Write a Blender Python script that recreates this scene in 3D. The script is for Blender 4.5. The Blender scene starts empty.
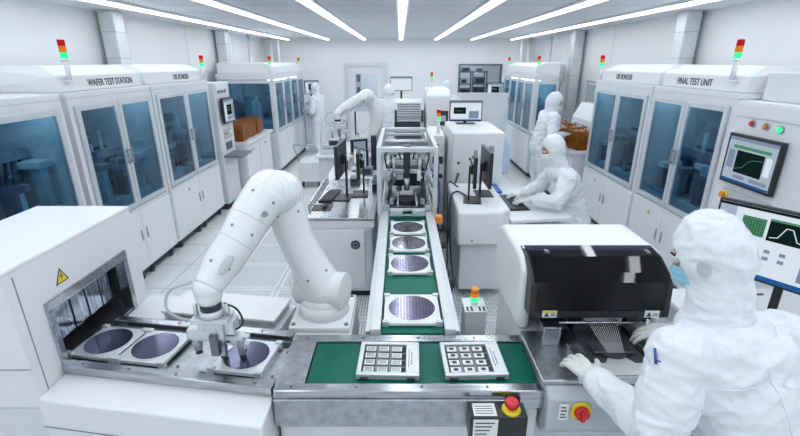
import bpy, bmesh, math, random
from mathutils import Vector, Matrix, noise, Euler
random.seed(7)
PI = math.pi
C = bpy.context.scene.collection
V = Vector
# ------------------------------------------------------------------ materials
def new_mat(name):
    m = bpy.data.materials.new(name); m.use_nodes = True
    nt = m.node_tree; nt.nodes.clear()
    out = nt.nodes.new('ShaderNodeOutputMaterial')
    return m, nt, out
def N(nt, typ, **kw):
    n = nt.nodes.new(typ)
    for k, v in kw.items():
        if k.startswith('i_'):
            key = k[2:]
            key = int(key) if key.isdigit() else key.replace('_', ' ')
            n.inputs[key].default_value = v
        else: setattr(n, k, v)
    return n
def mat(name, col, rough=.5, metal=0, var=.03, scale=6, bump=0, bscale=40, spec=.5, stretch=None, coat=0):
    """A principled surface whose colour varies a little with a noise, and an optional fine bump."""
    m, nt, out = new_mat(name); L = nt.links.new
    b = N(nt, 'ShaderNodeBsdfPrincipled', i_Roughness=rough, i_Metallic=metal)
    b.inputs['Specular IOR Level'].default_value = spec
    b.inputs['Coat Weight'].default_value = coat
    tc = N(nt, 'ShaderNodeTexCoord'); mp = N(nt, 'ShaderNodeMapping')
    if stretch: mp.inputs['Scale'].default_value = stretch
    L(tc.outputs['Object'], mp.inputs['Vector'])
    n = N(nt, 'ShaderNodeTexNoise', i_Scale=scale, i_Detail=3.0)
    L(mp.outputs[0], n.inputs['Vector'])
    r = N(nt, 'ShaderNodeValToRGB')
    r.color_ramp.elements[0].position = .3; r.color_ramp.elements[1].position = .7
    r.color_ramp.elements[0].color = [max(0, c*(1-var)) for c in col]+[1]
    r.color_ramp.elements[1].color = [min(1, c*(1+var)) for c in col]+[1]
    L(n.outputs[0], r.inputs[0]); L(r.outputs[0], b.inputs['Base Color'])
    if bump:
        n2 = N(nt, 'ShaderNodeTexNoise', i_Scale=bscale, i_Detail=4.0)
        L(mp.outputs[0], n2.inputs['Vector'])
        bp = N(nt, 'ShaderNodeBump', i_Strength=min(bump, 1), i_Distance=.01*max(1, bump))
        L(n2.outputs[0], bp.inputs['Height']); L(bp.outputs[0], b.inputs['Normal'])
    L(b.outputs[0], out.inputs[0])
    return m
def emit(name, col, s):
    m, nt, out = new_mat(name)
    e = N(nt, 'ShaderNodeEmission', i_Strength=s); e.inputs[0].default_value = list(col)+[1]
    nt.links.new(e.outputs[0], out.inputs[0]); return m
def glass(name, col, gloss=.12, rough=.02, add=0):
    """Thin pane: tinted transparency with a fresnel gloss on top."""
    m, nt, out = new_mat(name); L = nt.links.new
    t = N(nt, 'ShaderNodeBsdfTransparent'); t.inputs[0].default_value = list(col)+[1]
    g = N(nt, 'ShaderNodeBsdfGlossy', i_Roughness=rough)
    lw = N(nt, 'ShaderNodeLayerWeight'); pw = N(nt, 'ShaderNodeMath', operation='POWER'); pw.inputs[1].default_value = 4.0; L(lw.outputs['Facing'], pw.inputs[0])
    mu = N(nt, 'ShaderNodeMath', operation='MULTIPLY_ADD'); mu.inputs[1].default_value = .7; mu.inputs[2].default_value = gloss
    L(pw.outputs[0], mu.inputs[0])
    mx = N(nt, 'ShaderNodeMixShader'); L(mu.outputs[0], mx.inputs[0])
    L(t.outputs[0], mx.inputs[1]); L(g.outputs[0], mx.inputs[2]); L(mx.outputs[0], out.inputs[0])
    return m
M = {}
M['white'] = mat('white_enamel', (.80,.82,.85), .35, var=.015, scale=2)
M['white2'] = mat('white_painted_panel', (.73,.755,.79), .4, var=.02, scale=2)
M['grey'] = mat('pale_grey_paint', (.50,.54,.59), .4, var=.03)
M['mgrey'] = mat('mid_grey_paint', (.22,.24,.27), .5, var=.05)
M['seam'] = mat('panel_gap', (.25,.28,.31), .7)
M['steel'] = mat('brushed_steel', (.50,.52,.55), .24, 1, var=.2, scale=10, stretch=(.5,6,6))
M['steel2'] = mat('satin_steel', (.46,.48,.52), .36, 1, var=.16, scale=25)
M['dsteel'] = mat('dark_steel', (.20,.22,.25), .35, 1, var=.2, scale=10)
M['alu'] = mat('anodised_aluminium', (.72,.75,.78), .42, .7, var=.04, scale=20)
M['black'] = mat('black_plastic', (.018,.02,.024), .35, var=.1)
M['dark'] = mat('dark_rubber', (.035,.04,.048), .6, var=.2)
M['keys'] = mat('key_caps', (.05,.055,.065), .5, var=.2)
M['belt'] = mat('green_belt', (.001,.125,.088), .45, spec=.3, var=.16, scale=5, bump=.05)
M['robot'] = mat('robot_white_gloss', (.80,.82,.84), .22, var=.015, coat=.3)
M['suit'] = mat('cleanroom_fabric', (.76,.80,.85), .7, var=.03, scale=8, bump=1.7, bscale=10)
M['glove'] = mat('glove_latex', (.70,.71,.69), .55, var=.04, bump=.2, bscale=60)
M['skin'] = mat('skin', (.55,.33,.24), .5, var=.08, scale=12)
M['mask'] = mat('mask_blue', (.32,.62,.80), .7, var=.05, bump=.3, bscale=30)
M['maskw'] = mat('mask_white', (.78,.82,.86), .7, var=.03, bump=.3, bscale=30)
M['hair'] = mat('brow_hair', (.02,.015,.012), .6)
M['eye'] = mat('eye_white', (.8,.8,.8), .2)
M['yellow'] = mat('warning_yellow', (.85,.68,.03), .5)
M['red'] = mat('signal_red', (.65,.02,.03), .35)
M['orange'] = mat('orange_plastic', (.85,.28,.03), .4)
M['ink'] = mat('printed_ink', (.05,.055,.07), .6)
M['label'] = mat('label_white', (.85,.86,.86), .5)
M['blue'] = mat('blue_plastic', (.02,.10,.42), .35)
M['navy'] = mat('navy_part', (.02,.05,.13), .5, var=.2)
M['pblue'] = mat('pale_blue_cover', (.56,.66,.80), .25)
M['wall'] = mat('wall_panel_white', (.88,.90,.92), .45, var=.02, scale=.6)
M['chip'] = mat('chip_substrate', (.42,.47,.46), .3, .5, var=.1, scale=60)
M['chipw'] = mat('chip_ceramic_white', (.78,.80,.80), .35)
M['equip'] = mat('machine_interior', (.42,.50,.56), .5, var=.3, scale=5)
M['gblue'] = glass('blue_tinted_glass', (.50,.70,.80), .03)
M['gclear'] = glass('clear_glass', (.86,.90,.93), .03)
M['gdark'] = glass('smoked_acrylic', (.20,.19,.25), .04, .03)
M['lamp'] = emit('tube_light', (.93,.97,1), 8)
M['scr'] = emit('screen_pale', (.60,.72,.86), 1.2)
M['scrw'] = emit('screen_white', (.80,.90,1), 1.65)
M['scrd'] = emit('screen_dark', (.02,.05,.05), .6)
M['scrb'] = emit('screen_blue', (.03,.16,.5), 1.2)
M['scrg'] = emit('screen_green', (.16,.55,.32), .9)
M['scrm'] = emit('screen_mid', (.34,.44,.60), 1.15)
M['lred'] = mat('lens_red_unlit', (.35,.02,.03), .2)
M['lamb'] = emit('lens_amber', (1,.30,.03), 1.3)
M['lgrn'] = emit('lens_green', (.05,1,.38), 2.4)
M['lredon'] = emit('lens_red', (.85,.03,.06), 1.0)

def amber():
    m, nt, out = new_mat('amber_plastic'); L = nt.links.new
    b = N(nt, 'ShaderNodeBsdfPrincipled', i_Roughness=.15); n = N(nt, 'ShaderNodeTexNoise', i_Scale=9.0)
    r = N(nt, 'ShaderNodeValToRGB'); r.color_ramp.elements[0].color = (.16,.045,.004,1); r.color_ramp.elements[1].color = (.55,.20,.02,1)
    L(n.outputs[0], r.inputs[0]); L(r.outputs[0], b.inputs['Base Color'])
    t = N(nt, 'ShaderNodeBsdfTransparent'); t.inputs[0].default_value = (.9,.42,.06,1)
    mx = N(nt, 'ShaderNodeMixShader'); mx.inputs[0].default_value = .55
    L(t.outputs[0], mx.inputs[1]); L(b.outputs[0], mx.inputs[2]); L(mx.outputs[0], out.inputs[0]); return m
M['amber'] = amber()

def wafer_mat(name, c1, c2, pitch, mo=(.50,.48,.55,1)):
    """Patterned silicon: a grid of dies over a coloured mirror."""
    m, nt, out = new_mat(name); L = nt.links.new
    tc = N(nt, 'ShaderNodeTexCoord')
    br = N(nt, 'ShaderNodeTexBrick', offset=0.0, i_Scale=1.0)
    br.inputs['Mortar Size'].default_value = pitch*.07; br.inputs['Brick Width'].default_value = pitch; br.inputs['Row Height'].default_value = pitch
    br.inputs['Color1'].default_value = c1+(1,); br.inputs['Color2'].default_value = c2+(1,); br.inputs['Mortar'].default_value = mo
    L(tc.outputs['Object'], br.inputs['Vector'])
    b = N(nt, 'ShaderNodeBsdfPrincipled', i_Roughness=.16, i_Metallic=.75)
    L(br.outputs[0], b.inputs['Base Color']); L(b.outputs[0], out.inputs[0]); return m
M['wafer'] = wafer_mat('wafer_violet', (.14,.13,.21), (.18,.165,.27), .0185, (.34,.33,.40,1))
M['waferg'] = wafer_mat('wafer_grey', (.13,.13,.16), (.18,.18,.22), .016)
M['waferb'] = wafer_mat('wafer_mirror', (.085,.09,.155), (.10,.105,.18), .022, (.13,.13,.21,1))

def floor_mat():
    m, nt, out = new_mat('perforated_raised_floor'); L = nt.links.new
    tc = N(nt, 'ShaderNodeTexCoord'); sp = N(nt, 'ShaderNodeSeparateXYZ'); L(tc.outputs['Object'], sp.inputs[0])
    def mth(op, a, b=None, cl=False):
        n = N(nt, 'ShaderNodeMath', operation=op, use_clamp=cl)
        for i, v in enumerate((a, b)):
            if v is None: continue
            if isinstance(v, (int, float)): n.inputs[i].default_value = v
            else: L(v, n.inputs[i])
        return n.outputs[0]
    X, Y = sp.outputs[0], sp.outputs[1]
    def edge(c, p, off=0):
        f = mth('FRACT', mth('DIVIDE', mth('ADD', c, off), p)); return mth('ABSOLUTE', mth('SUBTRACT', f, .5))   # .5 on the tile's edge
    ex, ey = edge(X, .6, .12), edge(Y, .6)
    mx_ = mth('MAXIMUM', ex, ey)
    joint = mth('GREATER_THAN', mx_, .490)
    inner = mth('LESS_THAN', mx_, .43)
    dx, dy = edge(X, .026), edge(Y, .026)
    d2 = mth('ADD', mth('MULTIPLY', dx, dx), mth('MULTIPLY', dy, dy))
    hole = mth('MULTIPLY', mth('LESS_THAN', d2, .075), inner)
    aisle = mth('LESS_THAN', mth('ABSOLUTE', X), 2.25)          # plain tiles along the cabinets
    hole = mth('MULTIPLY', hole, aisle)
    near = mth('LESS_THAN', Y, 6.6)
    hole = mth('MULTIPLY', hole, near)
    no = N(nt, 'ShaderNodeTexNoise', i_Scale=1.3, i_Detail=2.0)
    r = N(nt, 'ShaderNodeValToRGB'); r.color_ramp.elements[0].color = (.76,.78,.80,1); r.color_ramp.elements[1].color = (.84,.86,.88,1)
    L(no.outputs[0], r.inputs[0])
    m1 = N(nt, 'ShaderNodeMixRGB'); m1.inputs[2].default_value = (.42,.46,.50,1); L(joint, m1.inputs[0]); L(r.outputs[0], m1.inputs[1])
    m2 = N(nt, 'ShaderNodeMixRGB'); m2.inputs[2].default_value = (.13,.15,.17,1); L(hole, m2.inputs[0]); L(m1.outputs[0], m2.inputs[1])
    b = N(nt, 'ShaderNodeBsdfPrincipled', i_Roughness=.28); L(m2.outputs[0], b.inputs['Base Color']); L(b.outputs[0], out.inputs[0])
    return m
M['floor'] = floor_mat()
def ceil_mat():
    m, nt, out = new_mat('ceiling_panels'); L = nt.links.new
    tc = N(nt, 'ShaderNodeTexCoord')
    br = N(nt, 'ShaderNodeTexBrick', offset=0.0, i_Scale=1.0)
    br.inputs['Mortar Size'].default_value = .014; br.inputs['Brick Width'].default_value = 1.0; br.inputs['Row Height'].default_value = .8
    br.inputs['Color1'].default_value = (.76,.79,.83,1); br.inputs['Color2'].default_value = (.82,.85,.88,1); br.inputs['Mortar'].default_value = (.42,.46,.52,1)
    L(tc.outputs['Object'], br.inputs['Vector'])
    b = N(nt, 'ShaderNodeBsdfPrincipled', i_Roughness=.6); L(br.outputs[0], b.inputs['Base Color']); L(b.outputs[0], out.inputs[0]); return m
M['ceil'] = ceil_mat()

# ------------------------------------------------------------------ mesh helper
class G:
    def __init__(s): s.bm = bmesh.new()
    def _tag(s, vs, mi, sm=False):
        fs = {f for v in vs for f in v.link_faces}
        for f in fs: f.material_index = mi; f.smooth = sm
        return s
    def box(s, x0, x1, y0, y1, z0, z1, bev=0, mi=0, seg=2, rot=None, piv=None):
        r = bmesh.ops.create_cube(s.bm, size=1); vs = r['verts']
        c = V(((x0+x1)/2, (y0+y1)/2, (z0+z1)/2)); d = V((abs(x1-x0), abs(y1-y0), abs(z1-z0)))
        for v in vs: v.co = V((v.co.x*d.x, v.co.y*d.y, v.co.z*d.z)) + c
        if bev:
            es = list({e for v in vs for e in v.link_edges})
            b = min(bev, min(d)*.45)
            q = bmesh.ops.bevel(s.bm, geom=es, offset=b, segments=seg, profile=.6, affect='EDGES')
            vs = list({v for f in q['faces'] for v in f.verts} | {v for v in vs if v.is_valid})
        if rot is not None:
            R = Euler(rot).to_matrix(); p = V(piv) if piv else c
            for v in vs: v.co = R @ (v.co-p) + p
        return s._tag(vs, mi)
    def cyl(s, p0, p1, r0, r1=None, seg=20, mi=0, sm=True):
        p0, p1 = V(p0), V(p1); r1 = r0 if r1 is None else r1
        d = p1-p0; L = d.length or 1e-6
        r = bmesh.ops.create_cone(s.bm, cap_ends=True, segments=seg, radius1=r0, radius2=r1, depth=L)
        Q = d.to_track_quat('Z', 'Y').to_matrix(); c = (p0+p1)/2
        for v in r['verts']: v.co = Q @ v.co + c
        s._tag(r['verts'], mi, sm)
        for f in {f for v in r['verts'] for f in v.link_faces}:
            if len(f.verts) > 4: f.smooth = False
        return s
    def sph(s, c, r, mi=0, seg=16, rot=None):
        q = bmesh.ops.create_uvsphere(s.bm, u_segments=seg, v_segments=max(6, seg//2+2), radius=1)
        r = V((r, r, r)) if isinstance(r, (int, float)) else V(r); R = rot if rot is not None else Matrix.Identity(3)
        for v in q['verts']: v.co = R @ V((v.co.x*r.x, v.co.y*r.y, v.co.z*r.z)) + V(c)
        return s._tag(q['verts'], mi, True)
    def tube(s, pts, r, mi=0, seg=8, closed=False):
        """Tube through points; r may be a list."""
        pts = [V(p) for p in pts]; n = len(pts); rr = r if isinstance(r, (list, tuple)) else [r]*n
        rings = []; up = None
        for i, p in enumerate(pts):
            t = (pts[min(i+1, n-1)]-pts[max(i-1, 0)]).normalized()
            if up is None: up = t.orthogonal().normalized()
            else: up = (up - t*up.dot(t)).normalized()
            b = t.cross(up)
            rings.append([s.bm.verts.new(p + (up*math.cos(2*PI*k/seg)+b*math.sin(2*PI*k/seg))*rr[i]) for k in range(seg)])
        for a, b in zip(rings, rings[1:]):
            for k in range(seg):
                f = s.bm.faces.new((a[k], a[(k+1) % seg], b[(k+1) % seg], b[k])); f.material_index = mi; f.smooth = True
        for rg, fl in ((rings[0], True), (rings[-1], False)):
            f = s.bm.faces.new(list(reversed(rg)) if fl else rg); f.material_index = mi
        return s
    def curve(s, pts, r, mi=0, seg=8, n=6):
        """Smooth (Catmull-Rom) tube."""
        P = [V(p) for p in pts]; P = [P[0]*2-P[1]] + P + [P[-1]*2-P[-2]]; out = []; rr = []
        rl = r if isinstance(r, (list, tuple)) else [r]*len(pts)
        for i in range(1, len(P)-2):
            a, b, c, d = P[i-1:i+3]
            for k in range(n):
                t = k/n; out.append(.5*((2*b)+(c-a)*t+(2*a-5*b+4*c-d)*t*t+(3*b-a-3*c+d)*t**3)); rr.append(rl[i-1]*(1-t)+rl[i]*t)
        out.append(P[-2]); rr.append(rl[-1])
        return s.tube(out, rr, mi, seg)
    def prism(s, prof, axis, a, b, mi=0, bev=0, sm=False):
        """Extrude a 2D outline along an axis: 'x' takes (y,z), 'y' takes (x,z), 'z' takes (x,y)."""
        def mk(p, t): return {'x': (t, p[0], p[1]), 'y': (p[0], t, p[1]), 'z': (p[0], p[1], t)}[axis]
        A = [s.bm.verts.new(mk(p, a)) for p in prof]; B = [s.bm.verts.new(mk(p, b)) for p in prof]; n = len(prof)
        fs = [s.bm.faces.new(A), s.bm.faces.new(list(reversed(B)))]
        sd = []
        for k in range(n): sd.append(s.bm.faces.new((A[(k+1) % n], A[k], B[k], B[(k+1) % n])))
        bmesh.ops.recalc_face_normals(s.bm, faces=fs+sd)
        for f in fs+sd: f.material_index = mi
        for f in sd: f.smooth = sm
        if bev:
            es = [e for e in {e for f in fs+sd for e in f.edges} if e.calc_face_angle(0) > .5]
            q = bmesh.ops.bevel(s.bm, geom=es, offset=bev, segments=3, profile=.5, affect='EDGES')
            for f in q['faces']: f.material_index = mi; f.smooth = True
        return s
    def quad(s, a, b, c, d, mi=0):
        f = s.bm.faces.new([s.bm.verts.new(V(p)) for p in (a, b, c, d)]); f.material_index = mi; return s
    def text(s, body, loc, size, xa, up, mi=0, ext=.001, cond=.8, align='CENTER'):
        cu = bpy.data.curves.new('t', 'FONT'); cu.body = body; cu.size = size; cu.extrude = ext; cu.align_x = align; cu.align_y = 'CENTER'; cu.resolution_u = 3
        cu.offset = size*.012
        o = bpy.data.objects.new('t', cu); C.objects.link(o)
        me = bpy.data.meshes.new_from_object(o.evaluated_get(bpy.context.evaluated_depsgraph_get()))
        bpy.data.objects.remove(o); bpy.data.curves.remove(cu)
        xa, up = V(xa).normalized(), V(up).normalized(); z = xa.cross(up)
        for v in me.vertices: v.co = V(loc) + xa*v.co.x*cond + up*v.co.y + z*v.co.z
        n0 = len(s.bm.faces); s.bm.from_mesh(me); s.bm.faces.ensure_lookup_table()
        for f in s.bm.faces[n0:]: f.material_index = mi
        bpy.data.meshes.remove(me); return s
    def build(s, name, mats, parent=None, label=None, kind=None):
        me = bpy.data.meshes.new(name); o = bpy.data.objects.new(name, me); C.objects.link(o)
        off = V((0, 0, 0)); p = parent
        while p is not None: off += p.location; p = p.parent
        for v in s.bm.verts: v.co -= off
        s.bm.to_mesh(me); s.bm.free()
        for m in (mats if isinstance(mats, (list, tuple)) else [mats]): me.materials.append(m if not isinstance(m, str) else M[m])
        o.parent = parent
        if label: o['label'] = label
        if kind: o['kind'] = kind
        return o
def single(g, name, mats, label, cat, loc=None, group=None, kind=None):
    """A thing that is one mesh: its origin goes to loc."""
    o = g.build(name, mats)
    if loc is not None:
        for v in o.data.vertices: v.co -= V(loc)
        o.location = loc
    o['label'] = label; o['category'] = cat
    if group: o['group'] = group
    if kind: o['kind'] = kind
    return o
def struct(name, g, mats):
    o = g.build(name, mats); o['kind'] = 'structure'; return o
def thing(name, label, cat, loc=(0, 0, 0), group=None):
    o = bpy.data.objects.new(name, None); C.objects.link(o); o.empty_display_size = .1
    o.location = loc; o['label'] = label; o['category'] = cat
    if group: o['group'] = group
    return o
def kids(o): return [c for c in bpy.data.objects if c.parent == o]
def dup(root, loc, rotz=None, label=None, group=None):
    def cp(o, par):
        c = o.copy(); C.objects.link(c); c.parent = par
        for k in kids(o): cp(k, c)
        return c
    r = cp(root, None); r.location = loc
    if rotz is not None: r.rotation_euler = (0, 0, rotz)
    if label: r['label'] = label
    if group: r['group'] = group
    return r
def rframe(x0, x1, z0, z1, w, y0, y1, g, mi=0):
    """Rectangular frame standing in the xz plane."""
    g.box(x0, x0+w, y0, y1, z0, z1, .004, mi); g.box(x1-w, x1, y0, y1, z0, z1, .004, mi)
    g.box(x0+w, x1-w, y0, y1, z0, z0+w, .004, mi); g.box(x0+w, x1-w, y0, y1, z1-w, z1, .004, mi); return g

# ------------------------------------------------------------------ room
XW, YB, YF, ZC = 3.9, 13.5, -2.2, 2.92
g = G(); g.box(-XW, XW, YF, YB, -.2, 0); struct('floor', g, 'floor')
g = G(); g.box(-XW-.1, XW+.1, YF-.1, YB+.1, ZC, ZC+.1); struct('ceiling', g, 'ceil')
g = G(); g.box(-XW-.15, -XW, YF, YB, 0, ZC)
for y in (1.5, 3.9, 6.25, 8.6, 10.95): g.box(-XW, -XW+.002, y-.004, y+.004, 0, ZC, mi=1)
struct('wall_left', g, ['wall', 'grey'])
g = G(); g.box(XW, XW+.15, YF, YB, 0, ZC)
for y in (1.5, 3.9, 6.25, 8.6, 10.95): g.box(XW-.002, XW, y-.004, y+.004, 0, ZC, mi=1)
struct('wall_right', g, ['wall', 'grey'])
g = G(); g.box(-XW, XW, YF-.15, YF, 0, ZC); struct('wall_front', g, 'wall')
# back wall with a door opening and a viewing window
DX0, DX1, DZ = -1.58, -.42, 2.22
WX0, WX1, WZ0, WZ1 = 1.74, 2.95, 1.2, 2.22
g = G()
for x0, x1, z0, z1 in ((-XW, DX0, 0, ZC), (DX0, DX1, DZ, ZC), (DX1, WX0, 0, ZC), (WX0, WX1, 0, WZ0), (WX0, WX1, WZ1, ZC), (WX1, XW, 0, ZC)):
    g.box(x0, x1, YB, YB+.12, z0, z1)
struct('wall_back', g, 'wall')
dr = bpy.data.objects.new('door_1', None); C.objects.link(dr); dr['kind'] = 'structure'; dr.location = ((DX0+DX1)/2, YB, 0)
g = G(); rframe(DX0-.05, DX1+.05, 0, DZ+.05, .07, YB-.03, YB+.1, g); g.build('door_frame', 'alu', dr)
g = G(); rframe(DX0+.03, DX1-.03, .02, DZ-.03, .22, YB+.02, YB+.06, g); g.box(DX0+.2, DX1-.2, YB+.02, YB+.06, .2, .9); g.build('door_leaf', 'white', dr)
g = G(); g.box(DX0+.24, DX1-.24, YB+.035, YB+.043, .9, DZ-.24); g.build('door_pane', 'gclear', dr)
g = G(); g.box(DX0+.28, DX0+.42, YB+.055, YB+.07, 1.0, 2.0, mi=0)
for z in (1.05, 1.4, 1.75): g.box(DX0+.3, DX0+.4, YB+.048, YB+.055, z, z+.2, mi=1)
g.build('door_poster', ['label', 'mgrey'], dr)
g = G(); g.cyl((DX1-.12, YB-.01, .95), (DX1-.12, YB-.01, 1.3), .012); g.build('door_handle', 'steel2', dr)
w = bpy.data.objects.new('window_1', None); C.objects.link(w); w['kind'] = 'structure'; w.location = ((WX0+WX1)/2, YB, WZ0)
g = G(); rframe(WX0-.03, WX1+.03, WZ0-.03, WZ1+.03, .05, YB-.02, YB+.1, g); g.build('window_frame', 'dsteel', w)
g = G(); g.box(WX0, WX1, YB+.04, YB+.048, WZ0, WZ1); g.build('window_pane', 'gclear', w)
# corridor behind
g = G(); g.box(-XW, XW, YB+2.2, YB+2.3, 0, ZC); struct('wall_corridor', g, 'wall')
g = G(); g.box(-XW, XW, YB+.12, YB+2.2, -.2, 0); struct('floor_corridor', g, 'grey')
g = G()
for x in (-XW-.05, XW+.05): g.box(x-.05, x+.05, YB+.1, YB+2.3, 0, ZC)
struct('wall_corridor_end', g, 'wall')
g = G(); g.box(-XW-.1, XW+.1, YB+.1, YB+2.3, ZC, ZC+.1); struct('ceiling_corridor', g, 'ceil')
# rack beyond the window
rk = thing('storage_rack', 'grey equipment rack with stacked instruments behind the back window', 'rack', (2.15, YB+.6, 0))
g = G()
for x in (1.8, 2.2, 2.62):
    for y in (YB+.4, YB+.8): g.box(x-.02, x+.02, y-.02, y+.02, 0, 2.05)
for z in (.3, .9, 1.3, 1.65, 2.0): g.box(1.78, 2.64, YB+.38, YB+.82, z, z+.025)
g.build('rack_frame', 'mgrey', rk)
for i, (x, z, w_, h, mm) in enumerate(((1.83, 1.325, .3, .22, 'mgrey'), (2.25, 1.325, .34, .25, 'navy'), (1.84, 1.675, .2, .16, 'grey'), (2.28, 1.675, .3, .2, 'mgrey'), (1.9, .93, .6, .25, 'navy'), (1.86, 2.03, .25, .12, 'mgrey'), (2.3, 2.03, .2, .1, 'grey'))):
    g = G(); g.box(x, x+w_, YB+.42, YB+.75, z, z+h, .01); g.box(x+.03, x+w_-.03, YB+.415, YB+.42, z+.03, z+h-.04, mi=1)
    single(g, 'instrument_box', [mm, 'dark'], 'boxed instrument on the rack seen through the back window', 'instrument', (x, YB+.5, z), 'instruments on the rack behind the window')
for i, (s, y) in enumerate(((-1, 6.2), (-1, 9.95), (1, 6.2), (1, 9.95))):
    g = G(); x = s*(XW-.16)
    g.box(x-.1, x+.1, y-.11, y+.11, 0, ZC, .02)
    for z in [k*.32+.1 for k in range(9)]: g.box(x-.104, x+.104, y-.114, y+.114, z, z+.012, .002, mi=1)
    o = struct('trim_%d' % (i+1), g, ['alu', 'grey'])
k = 5
for s, xs, y in ((-1, (3.55, 3.35, 3.72), 12.9), (1, (3.55, 3.35, 3.72), 12.9)):
    for x in xs:
        g = G(); g.cyl((s*x, y if x != 3.72 else 11.6, 0), (s*x, y if x != 3.72 else 11.6, ZC), .035 if x != 3.55 else .05, seg=12)
        struct('trim_%d' % k, g, 'white2'); k += 1
# wall equipment near the corners
for s in (-1, 1):
    g = G(); g.box(s*XW-s*.01, s*(XW-.12), 10.9, 11.5, 1.85, 2.25, .01); g.box(s*(XW-.125), s*(XW-.12), 10.95, 11.45, 1.9, 2.2, mi=1)
    single(g, 'wall_cabinet', ['white2', 'grey'], 'small grey box on the %s wall high above the far test station' % ('column-lined' if s < 0 else 'opposite column-lined'), 'box', (s*(XW-.06), 11.2, 1.85))
# ceiling lights
names = {-3.1: 'above the wafer test cabinets, against the wall side', -2.0: 'second tube row in from the wafer test cabinets', -.98: 'tube row just before the centre row, wafer test side', .03: 'centre tube row over the belt conveyor',
         1.0: 'tube row just past the centre row, die bonder side', 2.0: 'second tube row in from the final test cabinets', 3.1: 'above the final test cabinets, against the wall side'}
for x, t in names.items():
    r = thing('ceiling_light', 'long white ceiling tube light, '+t, 'ceiling light', (x, 5.5, ZC), 'rows of ceiling tube lights')
    g = G(); g.box(x-.075, x+.075, YF+.3, YB-.35, ZC-.025, ZC, .004); g.build('housing', 'white', r)
    g = G(); g.box(x-.042, x+.042, YF+.35, YB-.4, ZC-.05, ZC-.0255, .008); g.build('diffuser', 'lamp', r)
M['cfill'] = emit('added_fill_glow', (.8,.92,1), 22)  # glow for strips added to brighten the glazed chambers, not a known lamp
# ------------------------------------------------------------------ shared small things
def sticker(parent, name, p, xa, up, s, tri=True):
    """Yellow warning sticker lying on a face; p its centre, xa/up the face's axes."""
    xa, up, p = V(xa).normalized(), V(up).normalized(), V(p); nrm = xa.cross(up); g = G()
    def pt(a, b, d): return p + xa*a*s + up*b*s + nrm*d
    def poly(pts, d0, d1, mi):
        A = [g.bm.verts.new(pt(a, b, d0)) for a, b in pts]; B = [g.bm.verts.new(pt(a, b, d1)) for a, b in pts]
        fs = [g.bm.faces.new(B)] + [g.bm.faces.new((A[k], A[(k+1) % len(A)], B[(k+1) % len(A)], B[k])) for k in range(len(A))]
        for f in fs: f.material_index = mi
    poly([(-.58, -.5), (.58, -.5), (0, .52)], .0004, .0016, 1)
    poly([(-.44, -.42), (.44, -.42), (0, .36)], .0016, .0022, 0)
    poly([(.03, .2), (-.14, -.08), (0, -.05), (-.06, -.33), (.15, .0), (.01, -.02), (.09, .2)], .0022, .0028, 1)
    g.build(name, ['yellow', 'ink'], parent)

def signal_tower(label, loc, group=None, s=1.0):
    """Stacked signal lamp; the first call builds it, later ones copy it."""
    global _tower
    if _tower is None:
        r = thing('signal_tower', label, 'signal light', (0, 0, 0), group)
        g = G(); g.cyl((0, 0, 0), (0, 0, .012), .035); g.cyl((0, 0, .012), (0, 0, .17), .021); g.build('pole', 'white', r)
        g = G(); g.cyl((0, 0, .17), (0, 0, .188), .029); g.build('collar', 'label', r); g = G(); g.cyl((0, 0, .338), (0, 0, .35), .029, .022, mi=0); g.build('top_cap', 'label', r)
        for i, (nm, mm) in enumerate((('green_lamp', 'lgrn'), ('amber_lamp', 'lamb'), ('red_lamp', 'lredon'))):
            z = .188+i*.05; g = G(); g.cyl((0, 0, z), (0, 0, z+.047), .028, seg=24); g.cyl((0, 0, z+.047), (0, 0, z+.05), .026); g.build(nm, mm, r)
        _tower = r; r.location = loc; r.scale = (s, s, s); return r
    r = dup(_tower, loc, None, label, group); r.scale = (s, s, s)
    if group is None and 'group' in r: del r['group']
    return r
_tower = None

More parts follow.
